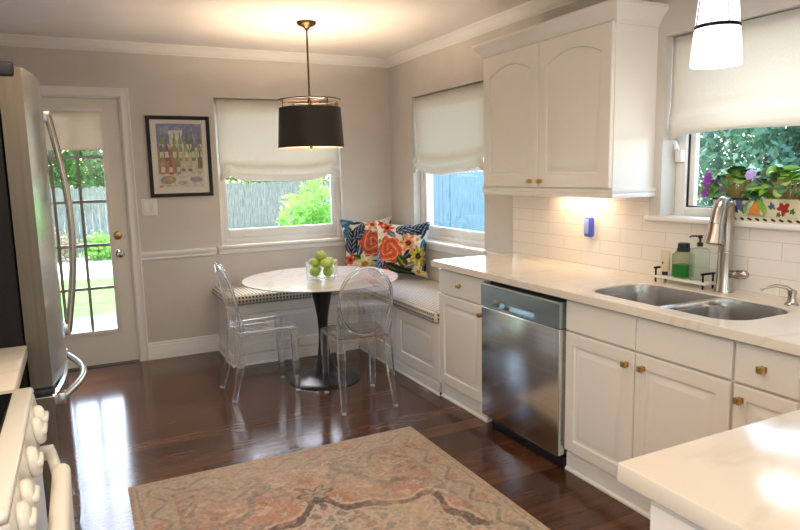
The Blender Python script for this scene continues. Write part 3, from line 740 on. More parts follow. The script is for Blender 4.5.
violet('potted violet with lilac flower and red-painted pot, right end of the sill saucer', -3.80, .035, -3.885, -3.725,
       [(-3.812, SILL+.062, .030, 'a5382c'), (-3.79, SILL+.035, .012, '3f6a35'), (-3.85, SILL+.05, .014, '3f6a35'), (-3.76, SILL+.07, .018, '55627e')], 5, M_leaf2, M_petal2, .19, .078,
       [(-.045, -3.672, 1.432), (-.04, -3.682, 1.44)], 'd8cfb4')
t = thing('orange_seed_pods', 'spray of orange stems with two yellow-green leaves between the violet pots', 'plant', (-.02, -3.69, SILL+.025))
g = G()
for k in range(7): g.tube([(-.015, -3.69, SILL+.10), (-.024, -3.69+(k-3)*.006, SILL+.06), (-.026, -3.69+(k-3)*.009, SILL+.028)], [.004, .004, .003], 8)
obj('stems', g, mat('orange_stem', 'd58a2c', .5), t)
for s in (-1, 1):
    g = G(); leaf_geo(g, (-.018, -3.69+s*.010, SILL+.10), (-.028, -3.69+s*.045, SILL+.034), .024, .012); obj('leaf', g, M_leaf2, t, smooth=60)

# ------------------------------------------------------------------ island
IX, IY = -1.768, -4.642
t = thing('island_cabinet', 'white island cabinet under the near quartz top, right foreground', 'cabinet', (-1.0, -5.2, 0))
g = G(); g.box(IX+.03, -.25, -6.2, IY-.06, .10, .872); g.box(IX+.09, -.3, -6.15, IY-.12, .003, .10); obj('body', g, M_cab, t, smooth=0)
obj('side_panel', panel('x', IX+.03, -5.3, IY-.065, .112, .862, th=.012), M_cab, t)
g = G(); g.box(IX, -.2, -6.3, IY, CT0, CT1, .005, 2); tag(obj('island_worktop', g, M_quartz), 'pale quartz island worktop in the right foreground', 'countertop')

# ------------------------------------------------------------------ fridge, left counter, range
def fridge():
    y0, y1 = -2.985, -2.225; xb = -2.87
    t = thing('refrigerator', 'stainless steel bottom-freezer refrigerator on the left, charcoal sides', 'refrigerator', (-3.15, -2.6, 0))
    g = G(); g.box(-3.47, xb, y0+.004, y1-.004, .03, 1.835, .006); g.box(-3.40, xb-.03, y0+.03, y1-.03, 0, .03); obj('cabinet', g, M_fridgeside, t)
    def front(z0, z1):
        g = G(); n = 14; L = []
        def ring(z, ins):
            pts = [(xb+.006, y0+ins, z), (xb+.006, y1-ins, z)]
            for k in range(n+1):
                y = y1-ins+(y0-y1+2*ins)*k/n; q = (y-(y0+y1)/2)/((y1-y0)/2); pts.append((-2.795+.04*(1-q*q)-ins, y, z))
            return pts
        g.loft([ring(z0, .008), ring(z0+.008, 0), ring(z1-.008, 0), ring(z1, .008)], True, True, True)
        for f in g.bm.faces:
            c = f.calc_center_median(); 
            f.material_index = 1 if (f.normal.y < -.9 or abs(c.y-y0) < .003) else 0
        return g
    d = obj('door', front(.745, 1.860), [M_steel, M_steelside], t)
    hy = -2.30; P = []
    g = G()
    for k in range(15):
        s = k/14; P.append((-2.748+.052*math.sin(math.pi*s), hy, .80+.955*s))
    g.tube(P, .015, 14); g.box(-2.79, -2.738, hy-.014, hy+.014, 1.725, 1.772, .004); g.box(-2.79, -2.738, hy-.014, hy+.014, .785, .84, .004); obj('handle', g, M_nickel, d)
    d = obj('freezer_drawer', front(.10, .722), [M_steel, M_steelside], t)
    g = G(); P = []
    for k in range(15):
        s = k/14; P.append((-2.77+.072*math.sin(math.pi*s), -2.93+.66*s, .69))
    g.tube(P, .0135, 14); g.box(-2.80, -2.757, -2.945, -2.905, .668, .712, .004); g.box(-2.80, -2.757, -2.285, -2.25, .668, .712, .004); obj('handle', g, M_nickel, d)
    g = G(); g.box(xb-.02, -2.79, y0-.001, y0+.07, .722, .745, .004); g.box(xb-.06, -2.805, y0+.002, y1-.002, .724, .743); obj('gap_shade_strip', g, M_dark, t)  # dark filler standing in for the shaded gap above the freezer drawer
    g = G(); g.box(xb-.14, -2.815, y0-.008, y0+.12, 1.82, 1.868, .008, 3); obj('hinge_cover', g, M_dark, t)
fridge()
t = thing('side_cabinet', 'white base cabinet between the refrigerator and the range', 'cabinet', (-3.2, -3.26, 0))
g = G(); g.box(-3.48, -2.90, -3.535, -2.992, .10, .872); g.box(-3.45, -2.95, -3.53, -3.0, 0, .10); obj('body', g, M_cab, t, smooth=0)
g = G(); g.box(-3.49, -2.860, -3.538, -2.990, CT0, CT1, .005); tag(obj('side_worktop', g, M_quartz), 'short white worktop between the refrigerator and the range, left edge', 'countertop')
def range_():
    y0, y1 = -4.30, -3.542; xf = -2.832
    t = thing('range', 'white electric range with five control knobs at the left edge', 'stove', (-3.15, -3.92, 0))
    g = G(); g.box(-3.48, xf-.02, y0, y1, .03, .90); g.box(-3.42, xf-.06, y0+.03, y1-.03, 0, .03); obj('body', g, M_white_en, t, smooth=0)
    g = G(); g.box(-3.48, -2.812, y0, y1, .90, .922, .010, 3); obj('cooktop', g, M_white_en, t)
    g = G(); g.box(-3.40, -2.858, y0+.05, y1-.05, .922, .926, .003); obj('glass_top', g, M_blackglass, t)
    g = G(); g.prism([(-2.87, .80), (-2.812, .80), (-2.800, .81), (-2.813, .898), (-2.87, .898)], y0+.001, y1-.001, 'y'); obj('control_panel', g, M_white_en, t, smooth=20)
    for ky in (-4.20, -4.10, -3.92, -3.715, -3.625):
        g = G()
        g.lathe([(.034, 0), (.036, .004), (.035, .012), (.030, .018), (.020, .021), (.001, .022)], seg=28); g.box(-.009, .009, -.031, .031, .010, .028, .008, 3)
        bmesh.ops.rotate(g.bm, verts=g.bm.verts, matrix=Matrix.Rotation(R(80), 3, 'Y')); bmesh.ops.translate(g.bm, verts=g.bm.verts, vec=(-2.806, ky, .853)); obj('knob', g, M_white_en, t)
    g = G(); g.box(-2.87, -2.812, y0+.004, y1-.004, .19, .79, .008, 3); d = obj('oven_door', g, M_white_en, t)
    g = G(); P = []
    for k in range(13):
        s = k/12; P.append((-2.785+.03*math.sin(math.pi*s), y0+.05+(y1-y0-.10)*s, .745))
    g.tube(P, .014, 14); g.box(-2.815, -2.775, y0+.035, y0+.07, .728, .762, .006); g.box(-2.815, -2.775, y1-.07, y1-.035, .728, .762, .006); obj('handle', g, M_white_en, d)
    g = G(); g.box(-2.86, -2.816, y0+.004, y1-.004, .04, .18, .006); obj('storage_drawer', g, M_white_en, t)
range_()
# towel over the oven handle
def towel():
    y0, y1 = -4.12, -3.74; n = 40; V = []; F = []
    P = []
    for k in range(11): P.append((-2.777+.002*k/10, .38+.033*k))
    for k in range(1, 10): a = math.pi*(1-k/9.0); P.append((-2.756+.021*math.cos(a), .745+.021*math.sin(a)))
    for k in range(1, 14): P.append((-2.735-.001*k, .745-.034*k))
    for j, (x, z) in enumerate(P):
        for i in range(n+1):
            y = y0+(y1-y0)*i/n; V.append((x+.004*math.sin(i*.9)*(abs(z-.75)*2), y, z))
    for j in range(len(P)-1):
        for i in range(n): a = j*(n+1)+i; F.append((a, a+1, a+n+2, a+n+1))
    V = np.array(V); col = np.tile(np.array(hexc('e9e2d4')), (len(V), 1))
    m = (V[:, 0] > -2.757) & (np.hypot(V[:, 1]+3.99, (V[:, 2]-.665)) < .026); col[m] = hexc('e0902a')
    o = arr_obj('dish_towel', V, F, attr_mat('towel_cotton', .9, .1), cols=col)
    s = o.modifiers.new('thick', 'SOLIDIFY'); s.thickness = .004; s.offset = 1
    tag(o, 'white dish towel with an orange mark hung over the oven handle', 'towel')
towel()

# ------------------------------------------------------------------ banquette
BT = .49
t = thing('banquette_bench', 'white panelled built-in banquette bench under the back window', 'bench', (-1.1, -.3, 0))
g = G(); g.box(-1.668, -.002, -.566, -.002, .02, BT); obj('body', g, M_cab, t, smooth=0)
obj('front_panel', panel('y', -.566, -1.668, -.622, .095, BT-.002, th=.018, stile=.085, rail=.075), M_cab, t)
bb = [(0, .001), (.020, .001), (.020, .010), (.013, .018), (.013, .072), (.009, .08), (.010, .088), (.002, .095), (0, .095)]
g = G(); g.loft([[(-1.668-o, -.003, z), (-1.668-o, -.568-o, z), (-.622, -.568-o, z)] for o, z in bb], False); obj('plinth', g, M_cab, t, smooth=25)
t = thing('banquette_bench', 'white panelled built-in banquette bench under the side window, next to the base cabinets', 'bench', (-.3, -1.25, 0))
g = G(); g.box(-.60, -.002, -1.944, -.568, .02, BT); obj('body', g, M_cab, t, smooth=0)
obj('front_panel', panel('x', -.60, -1.29, -.588, .095, BT-.002, th=.018, stile=.085, rail=.075), M_cab, t)
obj('front_panel', panel('x', -.60, -1.944, -1.292, .095, BT-.002, th=.018, stile=.085, rail=.075), M_cab, t)
g = G(); g.loft([[(-.602-o, -.59, z), (-.602-o, -1.944, z)] for o, z in bb], False); obj('plinth', g, M_cab, t, smooth=25)
def cushion(x0, x1, y0, y1, z0, z1, label):
    r = .022; nseg = 6; g = G(); uvl = None
    L = []; prof = [(.012, 0)] + [(r-r*math.cos(a), r-r*math.sin(a)) for a in []]
    prof = [(.03, 0.0), (.008, .004), (.0, .016), (-.003, (z1-z0)*.5), (.0, z1-z0-.022), (.006, z1-z0-.010), (.018, z1-z0-.002), (.05, z1-z0)]
    for ins, h in prof: L.append([(p[0], p[1], z0+h) for p in rrect((x0+x1)/2, (y0+y1)/2, (x1-x0)/2-ins, (y1-y0)/2-ins, max(.008, .03-ins*.3), 4)])
    g.loft(L, True, True, True); o = obj('seat_cushion', g, M_cushion, smooth=50)
    me = o.data; uv = me.uv_layers.new(name='UVMap')
    for p in me.polygons:
        n = p.normal
        for li in p.loop_indices:
            c = me.vertices[me.loops[li].vertex_index].co
            uv.data[li].uv = (c.x, c.y) if abs(n.z) > .6 else ((c.y, c.z) if abs(n.x) > abs(n.y) else (c.x, c.z))
    tag(o, label, 'cushion')
    t2 = G()
    return o
ca = cushion(-1.715, -.004, -.612, -.030, BT+.001, .568, 'cream bench cushion with rows of black squares under the back window')
cb = cushion(-.640, -.004, -1.938, -.618, BT+.001, .568, 'cream bench cushion with rows of black squares under the side window')

# ------------------------------------------------------------------ cushions with flowers
def vnoise(x, y, f, seed):
    rng = np.random.RandomState(seed); gsz = 128; tab = rng.rand(gsz, gsz)
    X = x*f; Y = y*f; xi = np.floor(X).astype(int); yi = np.floor(Y).astype(int); fx = X-xi; fy = Y-yi; fx = fx*fx*(3-2*fx); fy = fy*fy*(3-2*fy)
    T = lambda a, b: tab[a % gsz, b % gsz]
    return T(xi, yi)*(1-fx)*(1-fy)+T(xi+1, yi)*fx*(1-fy)+T(xi, yi+1)*(1-fx)*fy+T(xi+1, yi+1)*fx*fy
def floral(u, v, which):
    col = np.tile(np.array(hexc('e0d5c1')), (len(u), 1)); rng = np.random.RandomState(11+which)
    def leaf(cx, cy, ang, L, W, c, c2=None):
        a = R(ang); du, dv = u-cx, v-cy; s = du*math.cos(a)+dv*math.sin(a); q = -du*math.sin(a)+dv*math.cos(a)
        ww = W*np.clip(1-(s/L)**2, 0, 1); m = (np.abs(s) < L) & (np.abs(q) < ww); col[m] = hexc(c)
        if c2: mm = m & (np.abs(q) < ww*.35) & (q > -ww*.05); col[mm] = hexc(c2)
    def blossom(cx, cy, r, petals, c1, c2, cc):
        d = np.hypot(u-cx, v-cy); a = np.arctan2(v-cy, u-cx); e = r*(.78+.22*np.cos(petals*a)); m = d < e; col[m] = hexc(c1)
        m2 = m & (np.abs(np.sin(petals*a/2)) < .28) & (d < e*.9); col[m2] = hexc(c2); col[d < r*.3] = hexc(cc)
    def rose(cx, cy, r):
        d = np.hypot(u-cx, v-cy); a = np.arctan2(v-cy, u-cx); e = r*(.88+.10*np.cos(6*a+.4)+.04*np.sin(11*a)); m = d < e
        sp = np.sin(26*d/r*.55+2.0*a+1.2*np.sin(3*a)); pal = [hexc('d3603b'), hexc('b8452a'), hexc('f0a07a')]
        col[m] = pal[0]; col[m & (sp > .35)] = hexc('c65233'); col[m & (sp > .86)] = pal[2]; col[m & (sp < -.82)] = pal[1]
    def spray(cx, cy, ang, n, L, W, c, c2, step=.085, fan=38):
        for k in range(n):
            px, py = cx+step*k*math.cos(R(ang)), cy+step*k*math.sin(R(ang))
            for sgn in (-1, 1):
                b2 = ang+sgn*fan; leaf(px+L*.8*math.cos(R(b2)), py+L*.8*math.sin(R(b2)), b2, L, W, c, c2)
    if which == 0:
        spray(.10, .34, 80, 5, .12, .05, '22252c', '7f8d9c'); spray(.20, .62, 35, 3, .12, .05, '2b2f37', '8794a0'); leaf(.28, .40, 70, .16, .06, '39465a', '93a0ab')
        leaf(.06, .90, 20, .12, .09, '3d6478', '7d9aa8'); leaf(.18, .93, 140, .10, .06, '33566f'); leaf(.04, .72, 80, .10, .06, '46606f'); leaf(.30, .92, 10, .10, .04, '2b2f37')
        spray(.76, .80, -40, 2, .13, .06, '3f5227', '8d9a3c'); leaf(.90, .62, 140, .18, .08, '4a5c28', 'a4a042'); leaf(.93, .45, 70, .16, .07, '56652c', 'b0a846'); leaf(.95, .25, 100, .18, .07, '232a34', '6c7a8c'); leaf(.80, .15, 20, .20, .08, '20272a', '56653a')
        leaf(.62, .14, 160, .14, .06, '39472a', '8d9a3c'); leaf(.25, .25, 150, .14, .06, '39472a', '7d8c3c'); leaf(.97, .85, 60, .1, .06, '33566f')
        blossom(.08, .24, .12, 5, 'c75c3c', 'a3432a', '802a16'); blossom(.36, .13, .21, 7, 'f1e6ac', 'd9c67a', 'c8902a'); blossom(.56, .87, .15, 6, 'e8a06a', 'cf6a36', '7a3a22'); blossom(.80, .93, .09, 5, 'f3ead6', 'dcc9a0', 'd19a2c'); blossom(.08, .06, .11, 5, 'e6d992', 'b79a40', '802a16'); blossom(.68, .05, .10, 5, 'c75c3c', 'a3432a', '802a16')
        rose(.53, .50, .27)
    else:
        spray(.66, .78, 30, 4, .11, .05, '25282f', '8a95a0'); spray(.44, .80, 25, 3, .10, .045, '39424f', '93a0ab'); leaf(.92, .80, 75, .16, .06, '23262d', '76828f'); leaf(.60, .70, 110, .12, .05, '2a313f', '8a95a0'); leaf(.34, .76, 150, .11, .05, '4a5a74', '9fb3c6')
        leaf(.95, .55, 90, .13, .07, '3d6478', '7d9aa8'); spray(.07, .12, 85, 4, .10, .045, '3e5f86', 'a9bccd', .1); leaf(.12, .40, 60, .12, .05, '6f86a6', 'c6d3df'); leaf(.22, .22, 80, .12, .05, '394a66', '8c9db2')
        leaf(.46, .36, 60, .17, .08, '4d5a28', 'bdb23e'); leaf(.58, .26, 130, .19, .08, '3f4d26', 'b0a53e'); leaf(.46, .12, 150, .26, .10, '222b1d', '56653c'); leaf(.66, .08, 165, .22, .10, '1e2620', '46543a'); leaf(.68, .42, 40, .14, .07, '222a34', '6c7a8c'); leaf(.72, .22, 20, .13, .06, '6d6a66', 'a8a49c'); leaf(.95, .22, 90, .14, .06, '2c3626', '7d8c3c')
        blossom(.66, .60, .17, 6, 'e9a36d', 'cf6a36', '7a3a22'); blossom(.85, .38, .19, 7, 'c9b850', '94802e', '4a3a22'); blossom(.85, .10, .13, 6, 'e9dfb8', 'c9b46c', 'c08a2a'); blossom(.26, .87, .13, 6, 'c75c3c', 'a3432a', '5a2416'); blossom(.10, .62, .14, 6, 'eee4b4', 'cdbb74', '8a8a40'); blossom(.12, .95, .08, 5, 'd94a34', 'a8301f', '5a2416'); blossom(.24, .05, .13, 5, 'c8452a', '9a2f1a', '5a2416'); blossom(.82, .66, .10, 6, 'f1e9d6', 'e0d0b0', 'd19a2c')
        rose(.32, .48, .25)
    return col
def pillow(which, loc, rot, label, size=.47, th=.085):
    n = 72; V = []; F = []; U = []
    for side in (1, -1):
        for j in range(n+1):
            for i in range(n+1):
                a, b = 2*i/n-1, 2*j/n-1
                pin = 1-.17*(1-a*a)*(abs(b)**3)  # edges pull in between corners
                pin2 = 1-.17*(1-b*b)*(abs(a)**3)
                puff = th*((1-a**4)*(1-b**4))**.55*(1+.06*math.sin(5*a+which)*math.sin(4*b))
                V.append((a*size/2*pin2, -side*puff, b*size/2*pin)); U.append(((a+1)/2, (b+1)/2))
    m = (n+1)**2
    for s in (0, 1):
        for j in range(n):
            for i in range(n):
                p = s*m+j*(n+1)+i; q = (p, p+1, p+n+2, p+n+1); F.append(q if s == 0 else q[::-1])
    U = np.array(U); cols = floral(U[:, 0], U[:, 1], which)*(.62+.5*vnoise(U[:, 0]+which, U[:, 1], 22, 50+which)*.7+.2*vnoise(U[:, 0], U[:, 1]+which, 7, 60))[:, None]
    o = arr_obj('throw_pillow', V, F, M_floral, loc=loc, cols=cols); o.rotation_euler = rot
    bm = bmesh.new(); bm.from_mesh(o.data); bmesh.ops.remove_doubles(bm, verts=bm.verts, dist=.0004); bm.to_mesh(o.data); bm.free()
    tag(o, label, 'pillow', 'floral pillows in the banquette corner')
pillow(0, (-.325, -.165, .832), (R(-13), 0, R(-6)), 'floral throw pillow with central orange rose leaning on the back wall', .51)
pillow(1, (-.205, -.60, .825), (R(-11), R(1), R(-42)), 'floral throw pillow in the bench corner under the side window, right of the other', .50)

# ------------------------------------------------------------------ table, bowl, apples
TX, TY = -1.155, -1.205
t = thing('tulip_table', 'round white-topped tulip table with black pedestal base by the banquette', 'table', (TX, TY, 0))
g = G(); g.lathe([(.001, .728), (.44, .728), (.515, .735), (.545, .743), (.551, .747), (.549, .750), (.001, .750)], (TX, TY, 0), 96); obj('tabletop', g, M_tabletop, t)
g = G(); g.lathe([(.001, .001), (.250, .001), (.254, .005), (.247, .011), (.21, .022), (.15, .038), (.105, .062), (.072, .10), (.05, .16), (.039, .24), (.034, .32), (.034, .38), (.039, .46), (.052, .54), (.070, .63), (.086, .70), (.094, .7275), (.001, .7275)], (TX, TY, 0), 64); obj('pedestal', g, M_blackbaselike, t)
BX, BY = -1.155, -1.235; brz = R(-27)
def rot2(p): return (BX+p[0]*math.cos(brz)-p[1]*math.sin(brz), BY+p[0]*math.sin(brz)+p[1]*math.cos(brz))
def bl(h, r, z): return [(*rot2(p), z) for p in rrect(0, 0, h, h, r, 5)]
g = G(); g.loft([bl(.092, .012, .7505), bl(.098, .012, .756), bl(.104, .012, .866), bl(.103, .011, .868), bl(.099, .010, .866), bl(.093, .010, .768), bl(.085, .008, .764)], True, True, True)
tag(obj('glass_bowl', g, M_glassbowl), 'square clear glass bowl holding green apples on the round table', 'bowl')
M_apple = noise_tint(mat('green_apple', '9db53c', .3), '94b033', 'b9c655', 9, 2)
def apple_proto(loc, label):
    t = thing('green_apple', label, 'apple', loc, 0, 'green apples in the glass bowl'); r = .0365
    prof = []
    for k in range(17):
        a = math.pi*k/16; rr = r*math.sin(a)*(1+.06*math.cos(a)); z = -r*.93*math.cos(a)
        if k > 13: z -= .010*((k-13)/3)**1.5
        prof.append((rr, z))
    g = G(); g.lathe(prof, (0, 0, 0), 24); obj('flesh', g, M_apple, t, local=True)
    g = G(); g.tube([(0, 0, .024), (.002, 0, .034), (.005, .001, .042)], .0016, 6); obj('stem', g, mat('apple_stem', '5a4326', .7), t, local=True)
    return t
AP = [((-.047, -.047, .040), 'front left apple at the bottom of the glass bowl'), ((.047, -.049, .040), 'front right apple at the bottom of the glass bowl'),
      ((-.048, .047, .040), 'back left apple at the bottom of the glass bowl, half hidden'), ((.047, .047, .040), 'back right apple at the bottom of the glass bowl, half hidden'),
      ((-.052, -.010, .099), 'left apple in the upper layer of the glass bowl'), ((.030, -.044, .098), 'front middle apple in the upper layer, lower right of the topmost apple'),
      ((.050, .030, .101), 'right apple in the upper layer of the glass bowl'), ((-.010, .052, .100), 'rear apple in the upper layer, behind the topmost one'), ((-.006, -.002, .150), 'topmost green apple of the pile in the glass bowl')]
proto = None
for k, (p, lab) in enumerate(AP):
    q = rot2(p[:2]); loc = (q[0], q[1], .764+p[2]-.003)
    if proto is None: proto = apple_proto(loc, lab); a = proto
    else: a = dup(proto, loc, 0, lab)
    a.rotation_euler = (random.uniform(-.5, .5), random.uniform(-.5, .5), random.uniform(0, 6))

# ------------------------------------------------------------------ ghost chairs (facing +Y in local space)
def ghost_chair(loc, rz, label):
    t = thing('ghost_chair', label, 'chair', loc, rz, 'clear plastic chairs at the table'); A = M_acrylic
    g = G()
    def seat(hw_f, hw_r, yf, yr, z, r=.03):
        pts = []
        for (x, y, a0) in ((hw_f, yf, 0), (-hw_f, yf, 90), (-hw_r, yr, 180), (hw_r, yr, 270)):
            sx = 1 if x > 0 else -1; sy = 1 if y > 0 else -1
            for k in range(6): a = R(a0+90*k/5); pts.append((x-sx*r+r*math.cos(a), y-sy*r+r*math.sin(a), z))
        return pts
    g.loft([seat(.192, .176, .214, -.175, .435), seat(.196, .180, .218, -.178, .445), seat(.196, .180, .218, -.178, .460), seat(.190, .174, .212, -.173, .466), seat(.15, .14, .165, -.135, .460)], True, True, True)
    obj('seat', g, M_acrylicpanel, t, local=True)
    for s in (-1, 1):
        g = G(); g.tube([(s*.170, .192, .434), (s*.169, .199, .25), (s*.166, .206, .002)], [.022, .020, .015], sq=True); lg = obj('leg', g, A, t, local=True, smooth=20)
        g = G(); g.lathe([(.012, .001), (.013, .004), (.013, .012), (.011, .014)], (s*.166, .206, 0), 16); obj('foot_glide', g, mat('glide_white', 'd8d8dc', .4), lg, local=True)
        g = G(); g.tube([(s*.154, -.152, .434), (s*.160, -.172, .25), (s*.172, -.236, .002)], [.022, .020, .015], sq=True); lg = obj('leg', g, A, t, local=True, smooth=20)
        g = G(); g.lathe([(.012, .001), (.013, .004), (.013, .012), (.011, .014)], (s*.172, -.236, 0), 16); obj('foot_glide', g, MATS['glide_white'], lg, local=True)
    # oval medallion back, tilted
    def bp(x, q):   # q along the back, from seat upward
        return (x, -.152-.092*(max(q, 0)/.46)**1.15-.03*(1-(x/.19)**2)*.5, .462+q*1.01)
    g = G(); ring = []; nn = 48
    for k in range(nn):
        a = 2*math.pi*k/nn; ring.append(bp(.172*math.cos(a), .232+.214*math.sin(a)))
    g.tube(ring, .0105, 10, closed=True); obj('back_rim', g, A, t, local=True)
    g = G(); lo = []
    for f in (1.0, .75, .5, .25, .02): lo.append([bp(.166*f*math.cos(2*math.pi*k/nn), .232+.208*f*math.sin(2*math.pi*k/nn)) for k in range(nn)])
    lo2 = [[(x, y-.005, z) for x, y, z in l] for l in lo]
    g.loft(lo+lo2[::-1]+[lo[0]], True); obj('backrest', g, M_acrylicpanel, t, local=True)
    for s in (-1, 1):
        g = G(); g.tube([(s*.157, -.156, .462), (s*.170, -.164, .53), (s*.177, -.176, .60), (s*.175, -.192, .67)], [.014, .012, .010, .007], 10); obj('back_post', g, A, t, local=True)
    return t
c1 = ghost_chair((-1.618, -1.197, 0), R(-90)+R(2), 'clear plastic oval-back chair at the left side of the round table')
dup(c1, (-1.104, -1.722, 0), R(-5), 'clear plastic oval-back chair in front of the round table, back to the camera')

# ------------------------------------------------------------------ rug
def rug():
    x0, x1, y0, y1 = -2.56, -1.03, -4.70, -2.315; nx, ny = 250, 390
    X, Y = np.meshgrid(np.linspace(x0, x1, nx+1), np.linspace(y0, y1, ny+1)); x = X.ravel(); y = Y.ravel()
    beige, tan, rust, pink, grey, cream, dark = [np.array(hexc(c)) for c in ('c2ad98', 'b09a82', 'b56e50', 'c48c76', '7b746e', 'd8c9b2', '5c5652')]
    cx, cy = (x0+x1)/2, -3.50
    n1 = vnoise(x, y, 5, 1); n2 = vnoise(x, y, 14, 2); n3 = vnoise(x, y, 45, 3); n4 = vnoise(x, y, 90, 4); n5 = vnoise(x, y, 28, 9)
    col = np.tile(beige, (len(x), 1))
    def mix(m, c):
        m = np.clip(m*np.ones(len(x)), 0, 1)[:, None]; col[:] = col*(1-m)+c*m
    dx = np.minimum(x-x0, x1-x); dy = np.minimum(y-y0, y1-y); e = np.minimum(dx, dy)+.010*(n2-.5)
    field = (e > .19).astype(float); worn = .45+.55*(n5 > .34)
    wx = np.abs(x-cx+.035*(n2-.5)+.014*(n3-.5)); wy = np.abs(y-cy+.035*(vnoise(x, y, 14, 6)-.5)+.014*(n5-.5))
    mix(field*np.clip(.25+(n1-.35)*2.0, 0, .8), pink); mix(field*np.clip((vnoise(x, y, 9, 15)-.5)*2.6, 0, .75), rust*.7+pink*.3)
    # scrolling vines and small blossoms over the field
    vine = np.abs(np.sin(wx*15+1.6*np.sin(wy*11))*np.cos(wy*13+1.3*np.sin(wx*9)))
    mix(field*.55*(vine < .07)*worn, grey*.7+tan*.3); mix(field*.55*(vine > .86)*worn, cream); mix(field*.4*((vine > .55) & (vine < .62)), rust)
    def flower(px, py, r, pet, c, c2, st=.8):
        ax = wx-px; ay = wy-py; d = np.hypot(ax, ay); an = np.arctan2(ay, ax); ee = r*(.74+.26*np.cos(pet*an))
        mix(st*(d < ee*1.15)*worn, beige); mix(st*(d < ee)*worn, c); mix(st*(np.abs(d-ee) < r*.13)*worn, c2); mix(st*(d < r*.28), c2)
    # central medallion
    ax, ay = wx/.60, wy/.54; aa = np.arctan2(ay, ax); dd = np.hypot(ax, ay); ed = 1+.09*np.cos(8*aa)+.04*np.cos(16*aa)
    mix(.75*(dd < ed-.04), beige*.5+cream*.5); lf = np.sin(wx*48+2.2*np.sin(wy*30))*np.sin(wy*44+2*np.sin(wx*26))
    mix(.7*(dd < ed-.07)*(lf > .28)*worn, grey); mix(.45*(dd < ed-.07)*(lf < -.62), pink)
    mix(.85*(np.abs(dd-ed) < .045)*worn, dark); mix(.6*(np.abs(dd-ed-.07) < .02), cream); mix(.5*(np.abs(dd-.5) < .04)*worn, dark)
    mix(.8*(wx < .016+.05*(wy-.58)**2*20)*(wy > .54)*(wy < .64), dark)
    flower(0, .69, .085, 6, tan, dark, .85); flower(.33, .70, .085, 8, cream, pink, .75); flower(.55, .46, .075, 7, cream, grey, .65); flower(.22, .93, .065, 6, tan, grey, .65); flower(.50, .86, .09, 8, cream, rust, .6); flower(0, .98, .06, 6, cream, grey, .6)
    for px, py in ((.14, .82), (.42, .98), (.60, .68), (.60, .98), (.30, .52)): flower(px, py, .04, 5, grey, tan, .6)
    rg = np.random.RandomState(77)
    for k in range(90):
        px, py, r = rg.uniform(0, .58), rg.uniform(.35, 1.02), rg.uniform(.016, .034)
        if np.hypot(px/.60, py/.54) < 1.12: continue
        flower(px, py, r, rg.randint(4, 8), (cream, grey, rust, tan, cream)[k % 5], (pink, tan, cream, grey, grey)[k % 5], .5)
    for k in range(60):
        px, py, r = rg.uniform(0, .55), rg.uniform(0, .5), rg.uniform(.02, .035)
        if np.hypot(px/.60, py/.54) < .85: flower(px, py, r, rg.randint(4, 8), (cream, pink, tan)[k % 3], (grey, grey, dark)[k % 3], .55)
    # corner spandrels
    rr = np.hypot((dx-.19)/.40, (dy-.19)/.42)*(1+.05*np.cos(10*np.arctan2(dy-.19, dx-.19))); sp = field*(rr < 1)
    mix(.45*sp, tan*.6+beige*.4); mix(.55*sp*(lf > .45)*worn, grey); mix(.6*field*(np.abs(rr-1) < .045)*worn, grey*.8+tan*.2)
    # border
    along = np.where(dx < dy, y, x); band = ((e > .045) & (e <= .175)).astype(float)
    mix(.7*band, beige*.55+tan*.45); mix(.6*band*(np.abs(e-.11-.034*np.sin(along*29)) < .011)*worn, grey); mix(.6*band*(np.hypot((along*29/6.2832 % 1-.25)*.21, e-.095) < .030)*worn, pink*.6+rust*.4); mix(.6*band*(np.hypot((along*29/6.2832 % 1-.75)*.21, e-.125) < .028)*worn, grey*.5+cream*.5)
    for b0, b1, c in ((.0, .013, pink*.6+tan*.4), (.013, .022, tan), (.028, .040, grey*.55+tan*.45), (.178, .186, grey*.6+tan*.4), (.186, .198, rust*.4+tan*.6)): mix(.7*((e >= b0) & (e < b1))*worn, c)
    # worn pile
    mix(np.clip((vnoise(x, y, 3.3, 31)-.5)*1.3, 0, .4), beige*.7+cream*.3); mix(.06, beige); mix(.12*(n4 > .6), cream); mix(.10*(vnoise(x, y, 70, 42) > .62), grey)
    col[:] = np.clip(col*1.04, 0, 1)*(.90+.2*n4)[:, None]
    z = np.full(len(x), .008)
    V = np.stack([x, y, z], 1)
    F = []
    for j in range(ny):
        for i in range(nx): a = j*(nx+1)+i; F.append((a, a+1, a+nx+2, a+nx+1))
    # skirt
    per = [i for i in range(nx+1)]+[j*(nx+1)+nx for j in range(1, ny+1)]+[ny*(nx+1)+i for i in range(nx-1, -1, -1)]+[j*(nx+1) for j in range(ny-1, 0, -1)]
    b = len(V); V = np.vstack([V, V[per]-np.array([0, 0, .0075])]); col = np.vstack([col, col[per]])
    P = len(per)
    for i in range(P): F.append((per[(i+1) % P], per[i], b+i, b+(i+1) % P))
    tag(arr_obj('area_rug', V, F, M_rug, smooth=False, cols=col), 'faded rust and beige oriental area rug on the dark wood floor', 'rug')
rug()

